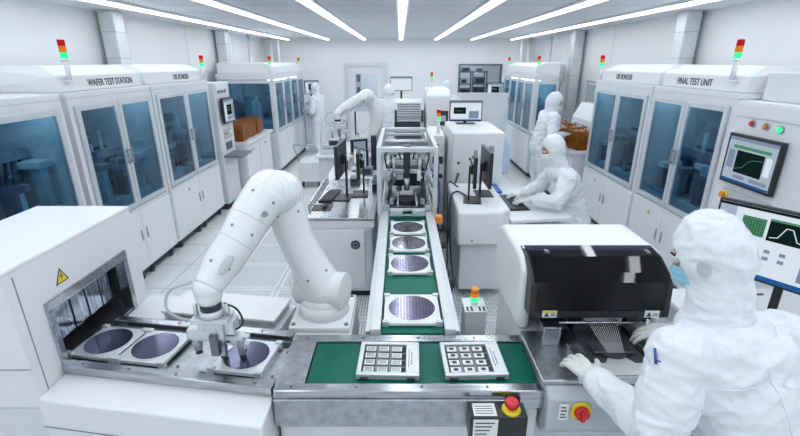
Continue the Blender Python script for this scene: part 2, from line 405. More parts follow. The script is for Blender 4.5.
SEAMW = .004
def test_cabinet(name, label, loc, rotz, w, text, depth=.95, big=False, H=2.0, hood=True, cast=True, cat='cabinet', hoodL=0):
    """Tall machine: closed base with doors, glazed chamber above, sloped header. Front faces local -Y, x from 0 to w."""
    r = thing(name, label, cat)
    ZB, ZW0, ZW1 = .12, .82 if not big else 1.02, H-.06
    g = G(); g.box(0, w, .0, depth, ZB, ZW0, .006)                        # closed base
    g.box(0, .055, 0, depth, ZW0, H); g.box(w-.055, w, 0, depth, ZW0, H)    # posts/sides
    g.box(0.055, w-.055, depth-.05, depth, ZW0, H); g.box(0, w, 0, depth, H, H+.05, .008)
    g.box(.055, w-.055, .0, .04, ZW1, H)
    g.build('body', 'white2', r)
    g = G(); g.box(.04, w-.04, .05, depth-.05, .03, ZB); g.build('plinth', 'dark', r)
    if cast:
        for x in (.12, w*.5-.1, w*.5+.1, w-.12):
            g = G(); g.cyl((x, .03, .03), (x, .07, .03), .03, seg=14); g.box(x-.02, x+.02, .02, .08, .05, .12); g.build('caster', 'dark', r)
    n = 1 if big else 2
    pw = (w-.11)/n
    for i in range(n):
        x0 = .055+i*pw
        d = G(); rframe(x0+.004, x0+pw-.004, ZW0+.02, ZW1, .055 if big else .05, -.022, .012, d); dd = d.build('glazed_door', 'alu', r)
        q = G(); q.box(x0+.05, x0+pw-.05, -.008, -.002, ZW0+.065, ZW1-.045); q.build('window_pane', 'gblue', dd)
        if not big:
            hx = x0+pw-.03 if i == 0 else x0+.03
            q = G(); q.box(hx-.012, hx+.012, -.045, -.035, 1.3, 1.46, .004); q.box(hx-.008, hx+.008, -.036, -.021, 1.31, 1.33); q.box(hx-.008, hx+.008, -.036, -.021, 1.43, 1.45); q.build('handle', 'steel2', dd)
    nb = 2
    bw = (w-.03)/nb
    for i in range(nb):
        x0 = .015+i*bw
        d = G(); d.box(x0+.003, x0+bw-.003, -.014, 0, ZB+.03, ZW0-.03, .003); dd = d.build('base_door', 'white', r)
        hx = x0+bw-.05 if i == 0 else x0+.05
        q = G(); q.box(hx-.008, hx+.008, -.026, -.014, .45, .57, .003); q.build('handle', 'steel2', dd)
    sticker(r, 'warning_sticker', (w*.3, -.0145, ZW0-.12), (1, 0, 0), (0, 0, 1), .05)
    if text: 
        q = G(); q.text('MODULE', (w*.3+.07, -.0145, ZW0-.1), .018, (1, 0, 0), (0, 0, 1)); 
        q.bm.free()
    # machinery inside the chamber
    rnd = random.Random(len(label)+int(w*100)+int(loc[1]*10))
    g = G(); g.box(.08, w-.08, .12, depth-.1, ZW0+.001, ZW0+.1, .01); g.box(.1, w-.1, depth-.16, depth-.051, ZW0+.1, ZW1-.1, .01, 1)
    g.box(.1, w-.1, .3, .36, ZW0+.52, ZW0+.60, .01, 2); g.box(w*.45, w*.45+.08, .26, .42, ZW0+.1, ZW0+.6, .01, 2)
    for k in range(int(7*w)+2):
        x = rnd.uniform(.12, w-.3); y = rnd.uniform(.2, .6); z = ZW0+.1; a, b, h = rnd.uniform(.06, .22), rnd.uniform(.08, .2), rnd.uniform(.06, .5)
        g.box(x, x+a, y, y+b, z, z+h, .008, rnd.choice((0, 1, 2, 3)))
    for k in range(int(5*w)+1):   # handling heads, columns and rails at working height
        x = .14+k*(w-.34)/max(1, int(5*w)); a = rnd.uniform(.05, .12); z = ZW0+rnd.uniform(.25, .5)
        g.box(x, x+a, .16+.1*(k % 2), .26+.1*(k % 2), ZW0+.1, z, .006, (3, 4, 0, 5)[k % 4]); g.box(x-.03, x+a+.05, .14+.1*(k % 2), .32, z, z+.06, .006, (4, 3, 5)[k % 3])
    for k in range(3): g.box(.09, w-.09, .46+.1*k, .49+.1*k, ZW0+.35+.2*k, ZW0+.38+.2*k, .004, (4, 3, 2)[k])
    for k in range(int(w/.22)): g.box(.12+.22*k, .13+.22*k, depth-.166, depth-.16, ZW0+.1, ZW1-.12, mi=3)
    for k in range(5):
        x = rnd.uniform(.15, w-.15); y = rnd.uniform(.2, .5)
        g.curve([(x, y, ZW0+.1), (x+.05, y, ZW0+.45), (x+.16, y+.03, ZW0+.55), (x+.2, y+.1, ZW0+.2)], .013, 3)
        g.cyl((x, y+.1, ZW0+.1), (x, y+.1, ZW0+.35+.1*k), .02, mi=1)
    g.build('internal_machinery', ['equip', 'grey', 'steel2', 'navy', 'white', 'mgrey'], r)
    g = G(); g.box(.1, w-.1, .12, .15, ZW1-.025, ZW1-.005, .003); g.build('added_fill_strip', 'cfill', r)  # added glowing strip, lightens the chamber behind the glass
    if hood:
        g = G(); x0, x1 = .03+hoodL, w-.03
        prof = [(.06, H+.05), (.07, H+.19), (.24, H+.27), (depth-.02, H+.27), (depth-.02, H+.05)]
        g.prism(prof, 'x', x0, x1, 0, .014)
        # end bevel: pull the top in
        for v in g.bm.verts:
            if v.co.z > H+.2: v.co.x += .05*(1 if v.co.x < (x0+x1)/2 else -1)*(1 if abs(v.co.x-(x0+x1)/2) > (x1-x0)*.4 else 0)
        hd = g.build('header_hood', 'white', r)
        if text:
            g = G(); g.text(text, (w*(.58 if loc[0] < 0 else .44), .0625, H+.115), .088 if len(text) > 12 else .092, (1, 0, 0), (0, .06, 1), cond=.80); g.build('lettering', 'ink', hd)
    r.location = loc; r.rotation_euler = (0, 0, rotz); return r
RL, RR = PI/2, -PI/2
XC = 2.84
test_cabinet('glazed_cabinet', 'white machine cabinet with one wide blue glass window behind the tunnel machine', (-XC, 2.45, 0), RL, 1.33, '', big=True, hood=False)
test_cabinet('test_cabinet', 'white wafer test station cabinet with two tall glass doors and black header lettering', (-XC, 3.85, 0), RL, 1.32, 'WAFER TEST STATION')
test_cabinet('bonder_cabinet', 'white die bonder cabinet beside the wafer test station, two tall glass doors', (-XC, 5.2, 0), RL, 1.55, 'DIE BONDER')
test_cabinet('bonder_cabinet', 'white die bonder cabinet beside the final test unit, two tall glass doors', (XC, 6.62, 0), RR, 1.5, 'DIE BONDER')
test_cabinet('test_cabinet', 'white final test unit cabinet with two tall glass doors and black header lettering', (XC, 5.1, 0), RR, 1.3, 'FINAL TEST UNIT')
g = G(); g.box(3.0, 3.70, 3.2, 3.75, 2.0, 2.22, .01); g.build
single(g, 'air_duct', 'white2', 'low white box on top of the cabinet run above the wall mounted graph screen', 'duct box', (3.4, 3.5, 2.0))
signal_tower('lit signal tower on top of the wafer test station corner', (-2.87, 3.99, 2.14))
signal_tower('lit signal tower between the die bonder and the screen column facing it, wafer test side', (-2.865, 6.71, 2.052))
signal_tower('lit signal tower on top of the final test unit corner', (2.87, 3.97, 2.14))
signal_tower('lit signal tower at the far end of the die bonder, final test side', (2.87, 6.60, 2.052))

# ------------------------------------------------------------------ control columns with built-in screens
def screen_part(parent, cx, cy_front, cz, w, h, bez, ui, name='display'):
    """Screen set in a frame, front at y=cy_front facing -Y."""
    g = G(); g.box(cx-w/2-bez, cx+w/2+bez, cy_front, cy_front+.035, cz-h/2-bez, cz+h/2+bez, .006)
    d = g.build(name, 'black', parent)
    g = G(); g.box(cx-w/2, cx+w/2, cy_front-.002, cy_front, cz-h/2, cz+h/2); g.build('screen', M[ui[0]], d)
    g = G(); ms = []
    for it in ui[1:]:
        mm = it[0]
        if mm not in ms: ms.append(mm)
        mi = ms.index(mm)
        if it[1] == 'r':
            _, _, a, b, c, e = it[:6]; yy = cy_front-.003-.0006*(it[6] if len(it) > 6 else 0)
            x0, x1, z0, z1 = cx+(a-.5)*w, cx+(b-.5)*w, cz+(c-.5)*h, cz+(e-.5)*h
            g.quad((x0, yy, z0), (x1, yy, z0), (x1, yy, z1), (x0, yy, z1), mi)
        else:
            pts = it[2]; yy = cy_front-.0055; t = h*.006
            for (a, b), (c, e) in zip(pts, pts[1:]):
                p, q = V((cx+(a-.5)*w, yy, cz+(b-.5)*h)), V((cx+(c-.5)*w, yy, cz+(e-.5)*h)); dn = (q-p).normalized(); nn = V((-dn.z, 0, dn.x))*t
                g.quad(p-nn, q-nn, q+nn, p+nn, mi)
    if ms: g.build('screen_graphics', [M[m] for m in ms], d)
    return d
UI_GRAPH = ['scr', ('scrm', 'r', 0, 1, .93, 1), ('scrb', 'r', 0, 1, 0, .05), ('scrd', 'r', .22, .8, .22, .72), ('scrg', 'r', .12, .9, .76, .83),
            ('scrg', 'l', [(.24, .3), (.4, .36), (.5, .52), (.62, .58), (.78, .6)]), ('scrw', 'r', .83, .95, .3, .7), ('scrm', 'r', .04, .18, .3, .7), ('scrm', 'r', .25, .5, .09, .17), ('scrm', 'r', .6, .95, .09, .17)]
UI_PANEL = ['scr', ('scrm', 'r', 0, 1, .9, 1), ('scrd', 'r', .25, .75, .3, .75), ('scrw', 'r', .05, .2, .1, .85), ('scrm', 'r', .8, .95, .1, .8), ('scrm', 'r', .25, .75, .1, .22), ('scrg', 'r', .3, .55, .6, .63, 1), ('scrg', 'r', .3, .65, .5, .53, 1)]
def control_column(label, loc, rotz, w, depth, H, sx, sw, sh, sz, ui, knobs, extra, proud=.0):
    r = thing('control_cabinet', label, 'control cabinet')
    g = G(); g.box(0, w, 0, depth, .1, H, .008); g.box(.03, w-.03, -.012, 0, H-.12, H-.02, .003); g.box(.02, w-.02, -.010, 0, .15, .85, .003); g.build('body', 'white2', r)
    g = G(); g.box(.03, w-.03, .04, depth-.03, 0, .1); g.build('plinth', 'dark', r)
    screen_part(r, sx, -.045-proud, sz, sw, sh, .025, ui, 'touch_screen')
    g = G(); g.box(sx-.05, sx+.05, -.012-proud, .001, sz-.08, sz+.08, .004); g.build('screen_bracket', 'dsteel', r)
    for i, (x, z, mm) in enumerate(knobs):
        g = G(); g.cyl((x, 0, z), (x, -.012, z), .028, mi=1); g.cyl((x, -.012, z), (x, -.026, z), .019, .016); g.build('push_button', [mm, 'steel2'], r)
    extra(r)
    r.location = loc; r.rotation_euler = (0, 0, rotz); return r
def exL(r):
    for x, mm in ((.2, 'red'), (.3, 'orange'), (.4, 'lgrn')):
        g = G(); g.cyl((x, 0, 1.22), (x, -.02, 1.22), .018); g.build('switch', mm, r)
    g = G(); g.box(.15, .45, -.008, 0, 1.13, 1.29, .003); g.build('switch_plate', 'grey', r)
    g = G(); g.box(.18, .42, -.012, 0, .96, 1.08, .003); g.box(.2, .27, -.016, -.012, .98, 1.06); g.box(.31, .39, -.016, -.012, .98, 1.06); g.build('socket_plate', 'dsteel', r)
    g = G(); g.box(.02, .5, -.30, 0, .86, .9, .006); g.build('keyboard_shelf', 'mgrey', r)
control_column('white control column with three buttons, dark framed screen and keyboard shelf beside the amber pods', (-2.80, 6.86, 0), RL, .58, .9, 2.0,
               .30, .40, .34, 1.58, UI_PANEL, [(.14, 1.87, 'mgrey'), (.26, 1.87, 'mgrey'), (.38, 1.87, 'mgrey')], exL, .03)
def exR(r):
    g = G(); g.cyl((.14, 0, 1.22), (.14, -.03, 1.22), .035, mi=0); g.cyl((.14, -.03, 1.22), (.14, -.05, 1.22), .026, mi=1); g.build('stop_button', ['yellow', 'orange'], r)
    g = G(); g.box(.1, .62, -.008, 0, 1.15, 1.28, .003); g.build('switch_plate', 'grey', r)
control_column('white control cabinet with red, amber and green buttons over a large screen showing a curve', (2.83, 3.79, 0), RR, 1.3, .9, 2.0,
               .345, .50, .36, 1.54, UI_GRAPH, [(.23, 1.835, 'red'), (.37, 1.83, 'orange'), (.51, 1.825, 'lgrn')], exR)
# ------------------------------------------------------------------ benches with amber pods
def pod_bench(label, x0, x1, y0, y1, top):
    r = thing('bench', label, 'bench', ((x0+x1)/2, (y0+y1)/2, 0))
    g = G(); g.box(x0, x1, y0, y1, top-.05, top, .01); g.build('bench_top', 'white', r)
    xm0, xm1 = (x0, x1-.06) if x0 < 0 else (x0+.06, x1)
    g = G(); g.box(xm0, xm1, y0+.03, y1-.03, .1, top-.051, .006); g.build('body', 'white2', r)
    g = G(); g.box(xm0+.03, xm1-.03, y0+.06, y1-.06, 0, .1); g.build('plinth', 'dark', r)
    fx = x1-.06 if x0 < 0 else x0+.06; s = 1 if x0 < 0 else -1
    for k in range(2):
        ya = y0+.06+k*(y1-y0-.1)/2; yb = ya+(y1-y0-.14)/2
        g = G(); g.box(min(fx, fx+s*.014), max(fx, fx+s*.014), ya, yb, .15, top-.1, .003); d = g.build('door', 'white', r)
        g = G(); g.box(min(fx+s*.014, fx+s*.028), max(fx+s*.014, fx+s*.028), (ya+yb)/2-.05, (ya+yb)/2+.05, top-.2, top-.18); g.build('handle', 'steel2', d)
pod_bench('white side bench carrying amber pods between screen column and far station', -3.5, -2.62, 7.5, 9.1, 1.0)
pod_bench('white side bench carrying amber pods the suited worker is handling', 2.62, 3.5, 6.68, 8.9, 1.0)
pod0 = thing('wafer_pod', 'x', 'wafer pod', (0, 0, 0))
g = G(); prof = [(-.17, 0), (.17, 0), (.17, .2), (.12, .27), (-.12, .27), (-.17, .2)]
g.prism(prof, 'x', -.16, .16, 0, .015); g.build('shell', 'amber', pod0)
g = G(); 
for k in range(9): g.cyl((-.12+.03*k, 0, .125), (-.115+.03*k, 0, .125), .1, seg=20)
g.build('wafer_stack', 'waferg', pod0)
g = G(); g.box(-.13, .13, -.13, .13, -.02, .001, .004); g.build('base', 'amber', pod0)
g = G(); g.curve([(-.06, 0, .27), (-.06, 0, .31), (.06, 0, .31), (.06, 0, .27)], .009, n=3); g.build('handle', 'amber', pod0)
pods = [(-2.85, 7.72, 'amber wafer pod closest to the screen column'), (-2.86, 8.12, 'amber wafer pod in the middle of the side bench by the screen column'), (-2.86, 8.6, 'amber wafer pod on the side bench end next to the far test station'),
        (2.85, 7.35, 'amber wafer pod under the gloved hand of the standing worker'), (2.86, 6.95, 'amber wafer pod closest to the die bonder, final test side'), (2.86, 7.8, 'amber wafer pod behind the one being handled by the worker')]
for i, (x, y, t) in enumerate(pods):
    if i == 0: r = pod0; r.location = (x, y, 1.02); r['label'] = t
    else: r = dup(pod0, (x, y, 1.02), .1*(i-2), t)
    r['group'] = 'amber wafer pods'
for x, y, zz, t in ((-3.3, 7.95, .38, 'white handling box with slanted lid behind the amber pods, screen column side'), (3.3, 7.5, .62, 'white handling box with slanted lid behind the amber pods near the worker')):
    r = thing('handling_box', t, 'box', (x, y, 1.0))
    s = 1 if x < 0 else -1
    g = G(); P = [(x-s*.12, 1.0), (x+s*.14, 1.0), (x+s*.14, 1.0+zz*.6), (x, 1.0+zz), (x-s*.12, 1.0+zz)]; g.prism(P, 'y', y-.45, y+.7, 0, .01); g.build('body', 'white', r)
    g = G()
    for k in range(3): g.box(min(x+s*.14, x+s*.146), max(x+s*.14, x+s*.146), y-.4+.35*k, y-.12+.35*k, 1.0+zz*.4, 1.03+zz*.4)
    g.build('vent_slots', 'seam', r)
# glazed partition with steel rail beyond the die bonder
r = thing('partition_frame', 'slim steel frame standing behind the amber pods and worker near the wall', 'frame', (3.62, 8.0, 0))
g = G(); g.tube([(3.62, 6.75, 0), (3.62, 6.75, 1.95)], .018); g.tube([(3.62, 8.85, 0), (3.62, 8.85, 1.95)], .018); g.tube([(3.62, 6.7, 1.95), (3.62, 8.9, 1.95)], .018); g.build('frame', 'steel2', r)
g = G(); g.box(3.617, 3.623, 6.78, 8.82, 1.1, 1.9); g.build('pane', 'gclear', r)

# ------------------------------------------------------------------ far stations
def far_station(side):
    s = side; xf, xb = (s*2.56, s*3.72) if s < 0 else (2.64, 3.14); y0, y1 = (9.25, 12.1) if s < 0 else (8.95, 11.6)
    X = sorted((xf, xb)); H = 2.02
    r = thing('test_station', 'long glazed white test station at the far end, %s' % ('on the door side' if s < 0 else 'on the back window side'), 'test station', (s*3.1, y0, 0))
    g = G(); g.box(X[0], X[1], y0, y1, .12, .9, .006); g.box(X[0], X[1], y0, y1, H-.06, H+.05, .01)
    for x in (X[0]+.03, X[1]-.03):
        for y in (y0+.03, (y0+y1)/2, y1-.03): g.box(x-.04 if x > X[0]+.05 else x-.03, x+.04 if x < X[1]-.05 else x+.03, y-.04 if y > y0+.05 else y-.03, y+.03, .9, H-.06)
    xx = (xb, xb-s*.04); g.box(min(xx), max(xx), y0, y1, .9, H); g.box(X[0], X[1], y1-.03, y1, .9, H)
    g.build('body', 'white2', r)
    g = G(); g.box(X[0]+.05, X[1]-.05, y0+.05, y1-.05, .02, .12); g.build('plinth', 'dark', r)
    g = G(); rframe(X[0]+.02, X[1]-.02, .92, H-.07, .06, y0-.015, y0+.02, g); d = g.build('end_window_frame', 'alu', r)
    g = G(); g.box(X[0]+.08, X[1]-.08, y0-.005, y0+.001, .98, H-.13); g.build('window_pane', 'gblue', d)
    n = 4; pw = (y1-y0-.06)/n
    for i in range(n):
        a, b = y0+.03+i*pw, y0+.03+(i+1)*pw; f = sorted((xf+s*.015, xf-s*.02)); q = sorted((xf-s*.002, xf+s*.004))
        g = G()
        for (p, p2, z0, z1) in ((a+.005, a+.06, .92, H-.07), (b-.06, b-.005, .92, H-.07), (a+.06, b-.06, .92, .98), (a+.06, b-.06, H-.13, H-.07)): g.box(f[0], f[1], p, p2, z0, z1, .003)
        d = g.build('glazed_door', 'alu', r)
        g = G(); g.box(q[0], q[1], a+.06, b-.06, .98, H-.13); g.build('window_pane', 'gblue', d)
        hy = b-.035 if i % 2 == 0 else a+.035; h = sorted((xf-s*.02, xf-s*.04))
        g = G(); g.box(h[0], h[1], hy-.012, hy+.012, 1.35, 1.5, .003); g.build('handle', 'steel2', d)
        e = sorted((xf, xf-s*.014)); g = G(); g.box(e[0], e[1], a+.01, b-.01, .17, .86, .003); g.build('base_door', 'white', r)
    g = G(); g.box(X[0]+.15, X[1]-.15, y0+.25, y1-.2, .9, 1.05, .01)
    rnd = random.Random(5)
    for k in range(16):
        x, y = rnd.uniform(X[0]+.12, X[1]-.35), rnd.uniform(y0+.3, y1-.5); g.box(x, x+rnd.uniform(.1, .25), y, y+.25, 1.05, 1.05+rnd.uniform(.1, .6), .01, rnd.choice((0, 1, 2)))
    g.build('internal_machinery', ['equip', 'grey', 'navy'], r)
    lx = sorted((xf+s*.12, xf+s*.16)); g = G(); g.box(lx[0], lx[1], y0+.2, y1-.2, H-.085, H-.062, .003); g.build('added_fill_strip', 'cfill', r)  # added glow under the roof to brighten the station's inside
    g = G(); P = [(xf+s*.02, H+.05), (xf+s*.03, H+.2), (xf+s*.2, H+.27), (xb, H+.27), (xb, H+.05)]; g.prism(P, 'y', y0+.12, y1-.1, 0, .02); hd = g.build('header_hood', 'white', r)
    g = G(); g.text('DIE ATTACH', (xf+s*.015, y0+.9, H+.13), .08, (0, -s, 0), (s*.06, 0, 1)); g.build('lettering', 'ink', hd) if False else g.bm.free()
far_station(-1); far_station(1)
signal_tower('small lit signal tower on the near corner of the far station beside the door side', (-2.62, 9.33, 2.07))
signal_tower('small signal tower at the far end of the station above the lone standing worker', (-2.62, 12.0, 2.07))
signal_tower('small lit signal tower on the near corner of the far station by the back window', (2.70, 9.03, 2.07))
signal_tower('small signal tower at the far end of the station by the back window', (2.70, 11.5, 2.07))
# ------------------------------------------------------------------ tunnel machine and transfer table
A0 = V((-.58, 1.62, 0)); AR = -math.radians(8.6)
def aw(x, y, z=0): return V((A0.x+x*math.cos(AR)-y*math.sin(AR), A0.y+x*math.sin(AR)+y*math.cos(AR), z))
M['strip'] = mat('polished_strip', (.42,.47,.55), .12, 1, var=.35, scale=9, stretch=(1, 6, .6))
r = thing('tunnel_machine', 'white tunnel machine with steel framed opening and yellow triangle, wafer carriers running out', 'machine', (-1.9, 2.1, 0))
X0, X1, Y0, Y1, Z1 = -2.22, -1.665, 1.63, 2.55, 1.46
OY0, OY1, OZ0, OZ1 = 1.79, 2.42, .80, 1.235
g = G()
for a, b, z0, z1 in ((Y0, OY0, .78, Z1), (OY1, Y1, .78, Z1), (OY0, OY1, OZ1, Z1)): g.box(X0, X1, a, b, z0, z1)
bmesh.ops.remove_doubles(g.bm, verts=g.bm.verts, dist=1e-4)
g.box(X0-.004, X1+.004, Y0-.004, Y1+.004, Z1-.012, Z1+.012, .012)
g.box(X0, X0+.04, Y0, Y1, .78, Z1); g.build('hood_body', 'white', r)
g = G(); g.box(X0+.02, X1-.0, Y0+.0, Y1-.02, .1, .775, .004); g.build('base_cabinet', 'white2', r)
g = G(); g.box(X0+.06, X1-.04, Y0+.06, Y1-.06, 0, .1); g.build('plinth', 'dark', r)
g = G(); g.box(X1-.002, X1+.001, Y0+.05, Y0+.056, .80, Z1-.03); g.box(X0, X1, Y0-.002, Y0+.001, .99, .994); g.build('panel_seams', 'seam', r)
g = G()   # steel frame around the opening
for a, b, z0, z1 in ((OY0, OY1, OZ1-.05, OZ1), (OY0, OY0+.035, OZ0, OZ1-.05), (OY1-.035, OY1, OZ0, OZ1-.05)): g.box(X1-.05, X1+.012, a, b, z0, z1, .004)
g.build('opening_frame', 'steel', r)
g = G(); g.box(X0+.06, X1-.05, OY0+.005, OY0+.012, OZ0+.06, OZ1-.06); g.box(X0+.06, X1-.05, OY1-.012, OY1-.005, OZ0+.06, OZ1-.06); g.box(X0+.05, X0+.057, OY0, OY1, OZ0, OZ1); g.box(X0+.05, X1-.05, OY0, OY1, OZ1-.06, OZ1-.053)
g.box(X0+.06, X1, OY0, OY1, OZ0, OZ0+.06); g.build('steel_liner', 'steel2', r)
g = G()
for k in range(9):
    y = OY0+.07+k*.057; g.box(X1-.085+.005*(k % 2), X1-.080+.005*(k % 2), y, y+.052, .955, OZ1-.055, .002)
g.build('curtain_strips', 'strip', r)
sticker(r, 'warning_sticker', (X1+.0005, 1.93, 1.315), (0, 1, 0), (0, 0, 1), .075)

# transfer table, built in its own frame (x runs back along the line, 0 at the belt conveyor joint)
t = thing('transfer_table', 'white transfer table with steel rails carrying three wafer carriers out of the tunnel', 'transfer table')
g = G(); g.prism([(-1.07, -.175), (.022, -.175), (-.076, .478), (-.20, .478), (-.20, .80), (-1.216, .80)], 'z', .1, .845, 0, .01); g.build('body', 'white', t)
g = G(); g.box(-1.05, -.04, -.14, .45, 0, .1); g.build('plinth', 'dark', t)
g = G(); g.box(-1.07, .02, -.179, -.175, .69, .693); g.box(-1.07, .02, -.179, -.175, .40, .403); g.build('panel_seams', 'seam', t)
g = G(); g.box(-1.10, -.010, .0, .052, .846, .895, .004); g.build('front_rail', 'steel', t)
g = G(); g.box(-1.15, -.070, .40, .45, .846, .895, .004); g.build('rear_rail', 'steel', t)
g = G(); g.box(-1.15, -.075, .455, .475, .846, .875, .003); g.build('guide_rail', 'steel2', t)
g = G(); g.prism([(-1.10, .053), (-.012, .053), (-.064, .399), (-1.15, .399)], 'z', .846, .858); g.build('deck_plate', 'steel2', t)
g = G(); g.box(-1.08, -.03, .07, .095, .858, .868); g.box(-1.08, -.07, .345, .385, .858, .864, mi=1); g.box(-1.06, -.1, .365, .372, .864, .874); g.build('track', ['steel', 'dark'], t)
g = G()
for x in (-.62, -.56, -.28, -.18, -.06):
    for y in (.12, .31): g.cyl((x, y, .858), (x, y, .864), .008, seg=10)
for x in (-1.0, -.75, -.5, -.25, -.1):
    g.cyl((x, .026, .895), (x, .026, .898), .007, seg=8); g.cyl((x, .425, .895), (x, .425, .898), .007, seg=8)
g.build('bolt', 'dsteel', t)
g = G(); g.box(-.30, -.1, .11, .30, .858, .866, .003); g.build('stop_plate', 'alu', t)
t.location = A0; t.rotation_euler = (0, 0, AR)
cv = thing('steel_cover', 'long flat white cover with steel front edge, lying beside the robot arm base', 'cover', (0, 0, 0))
g = G(); g.box(-.62, .09, -.13, .13, .045, .06, .004); g.build('lid', 'white', cv); g = G(); g.box(-.61, .08, -.12, .12, 0, .044, .003); g.build('steel_box', 'steel2', cv)
g = G(); g.box(-.2, -.16, -.13, -.121, .01, .04); g.build('latch', 'dsteel', cv)
cv.location = aw(-.31, .645, .8455); cv.rotation_euler = (0, 0, AR)

# ------------------------------------------------------------------ wafers and carriers
def carrier(label, loc, rz, s, mm, group, low=False):
    r = thing('wafer_carrier', label, 'wafer carrier', (0, 0, 0), group); h = s/2
    g = G(); g.box(-h, h, -h, h, .006, .026, .006); g.cyl((0, 0, .026), (0, 0, .0285), h*.93, seg=48, sm=False); g.build('plate', mm, r)
    for a in (-1, 1):
        for b in (-1, 1):
            q = G(); q.box(a*h*.93-.018, a*h*.93+.018, b*h*.93-.013, b*h*.93+.013, .0, .036, .004); q.cyl((a*h*.93, b*h*.93, .036), (a*h*.93, b*h*.93, .039), .006, seg=8); q.build('corner_block', 'steel2' if mm == 'steel2' else 'alu', r)
    r.location = loc; r.rotation_euler = (0, 0, rz); return r
def wafer(label, loc, rad, mm, rz=0, group=None):
    g = G(); g.cyl((0, 0, 0), (0, 0, .0012), rad, seg=72, sm=False, mi=0)
    g.bm.verts.ensure_lookup_table()
    o = g.build('silicon_wafer', M[mm]); o.location = loc; o.rotation_euler = (0, 0, rz); o['label'] = label; o['category'] = 'wafer'
    if group: o['group'] = group
    return o
DZ_ = .868
for (x, y, t1, t2) in ((-1.02, .215, 'square steel edged carrier half inside the tunnel opening', 'dark reflecting wafer lying in the tunnel opening'),
                       (-.745, .215, 'white square carrier just outside the tunnel opening', 'violet wafer just outside the tunnel, before the gripper'),
                       (-.235, .215, 'steel square carrier under the robot gripper', 'violet wafer being worked by the robot gripper')):
    p = aw(x, y, DZ_)
    carrier(t1, p, AR, .262, 'alu', 'carriers on the transfer table'); wafer(t2, p+V((0, 0, .0286)), .112, 'waferb', AR)
CXB = .07
for y, t1, t2, mm, rr in ((2.27, 'white square carrier nearest the chip trays on the green centre belt', 'large violet gridded wafer nearest the chip trays', 'wafer', .137),
                      (2.88, 'white carrier second along the green centre belt from the chip trays', 'violet wafer second along the green centre belt', 'wafer', .137),
                      (3.26, 'white carrier third along the green centre belt from the chip trays', 'grey wafer third along the green centre belt', 'waferg', .135),
                      (3.62, 'white carrier closest to the aluminium gantry on the green centre belt', 'small looking grey wafer closest to the aluminium gantry', 'waferg', .132)):
    carrier(t1, (CXB, y, .9), 0, .325 if y < 2.5 else .30, 'white', 'carriers on the centre belt'); wafer(t2, (CXB, y, .9286), rr, mm)

# ------------------------------------------------------------------ front belt conveyor
r = thing('belt_conveyor', 'short green belt conveyor with steel rails carrying two chip trays', 'conveyor', (.03, 1.8, 0))
x0, x1 = -.575, .66
g = G(); g.box(x0, x1, 1.60, 1.655, .80, .90, .006); g.build('front_rail', 'steel', r)
g = G(); g.box(x0, x1, 1.985, 2.045, .80, .895, .006); g.build('rear_rail', 'steel', r)
g = G(); g.box(x0+.135, x1-.01, 1.658, 1.982, .872, .884, .004); g.build('belt', 'belt', r)
g = G(); g.box(x0, x0+.13, 1.656, 1.984, .868, .893, .003); g.build('end_plate', 'steel2', r)
g = G(); g.box(x0, x1-.18, 1.585, 1.599, .71, .86, .006); g.build('front_fascia', 'steel2', r)
g = G(); g.box(x0+.01, x1-.02, 1.62, 2.03, .12, .80, .006); g.build('body', 'white2', r)
g = G(); g.box(x0+.05, x1-.06, 1.66, 2.0, 0, .12); g.build('plinth', 'dark', r)
g = G()
g.bm.free()
for x in (-.5, -.2, .1, .4, .6):
    for y, z in ((1.63, .90), (2.015, .895)): g = G(); g.cyl((x, y, z), (x, y, z+.003), .006, seg=8); g.build('bolt', 'dsteel', r)
# control box
r = thing('stop_box', 'black control box with red and yellow emergency stop button and white label', 'control box', (.45, 1.58, .7))
g = G(); g.box(.335, .585, 1.49, 1.584, .735, .875, .008); g.build('housing', 'black', r)
g = G(); g.box(.348, .455, 1.487, 1.49, .76, .865); g.box(.352, .452, 1.50, 1.575, .875, .8765)
for k in range(4): g.box(.36, .44, 1.512+.014*k, 1.516+.014*k, .8765, .877, mi=1)
for k in range(4): g.box(.356, .44-.01*k, 1.4862, 1.487, .845-.02*k, .851-.02*k, mi=1)
g.build('printed_label', ['label', 'ink'], r)
g = G(); g.cyl((.52, 1.535, .875), (.52, 1.535, .888), .043, .038, seg=28); g.build('yellow_collar', 'yellow', r)
g = G(); g.cyl((.52, 1.535, .888), (.52, 1.535, .906), .018, seg=20); g.cyl((.52, 1.535, .906), (.52, 1.535, .926), .031, .027, seg=28); g.build('push_button', 'red', r)
for _o in (r,): _o.location += V((-.03, 0, -.02))
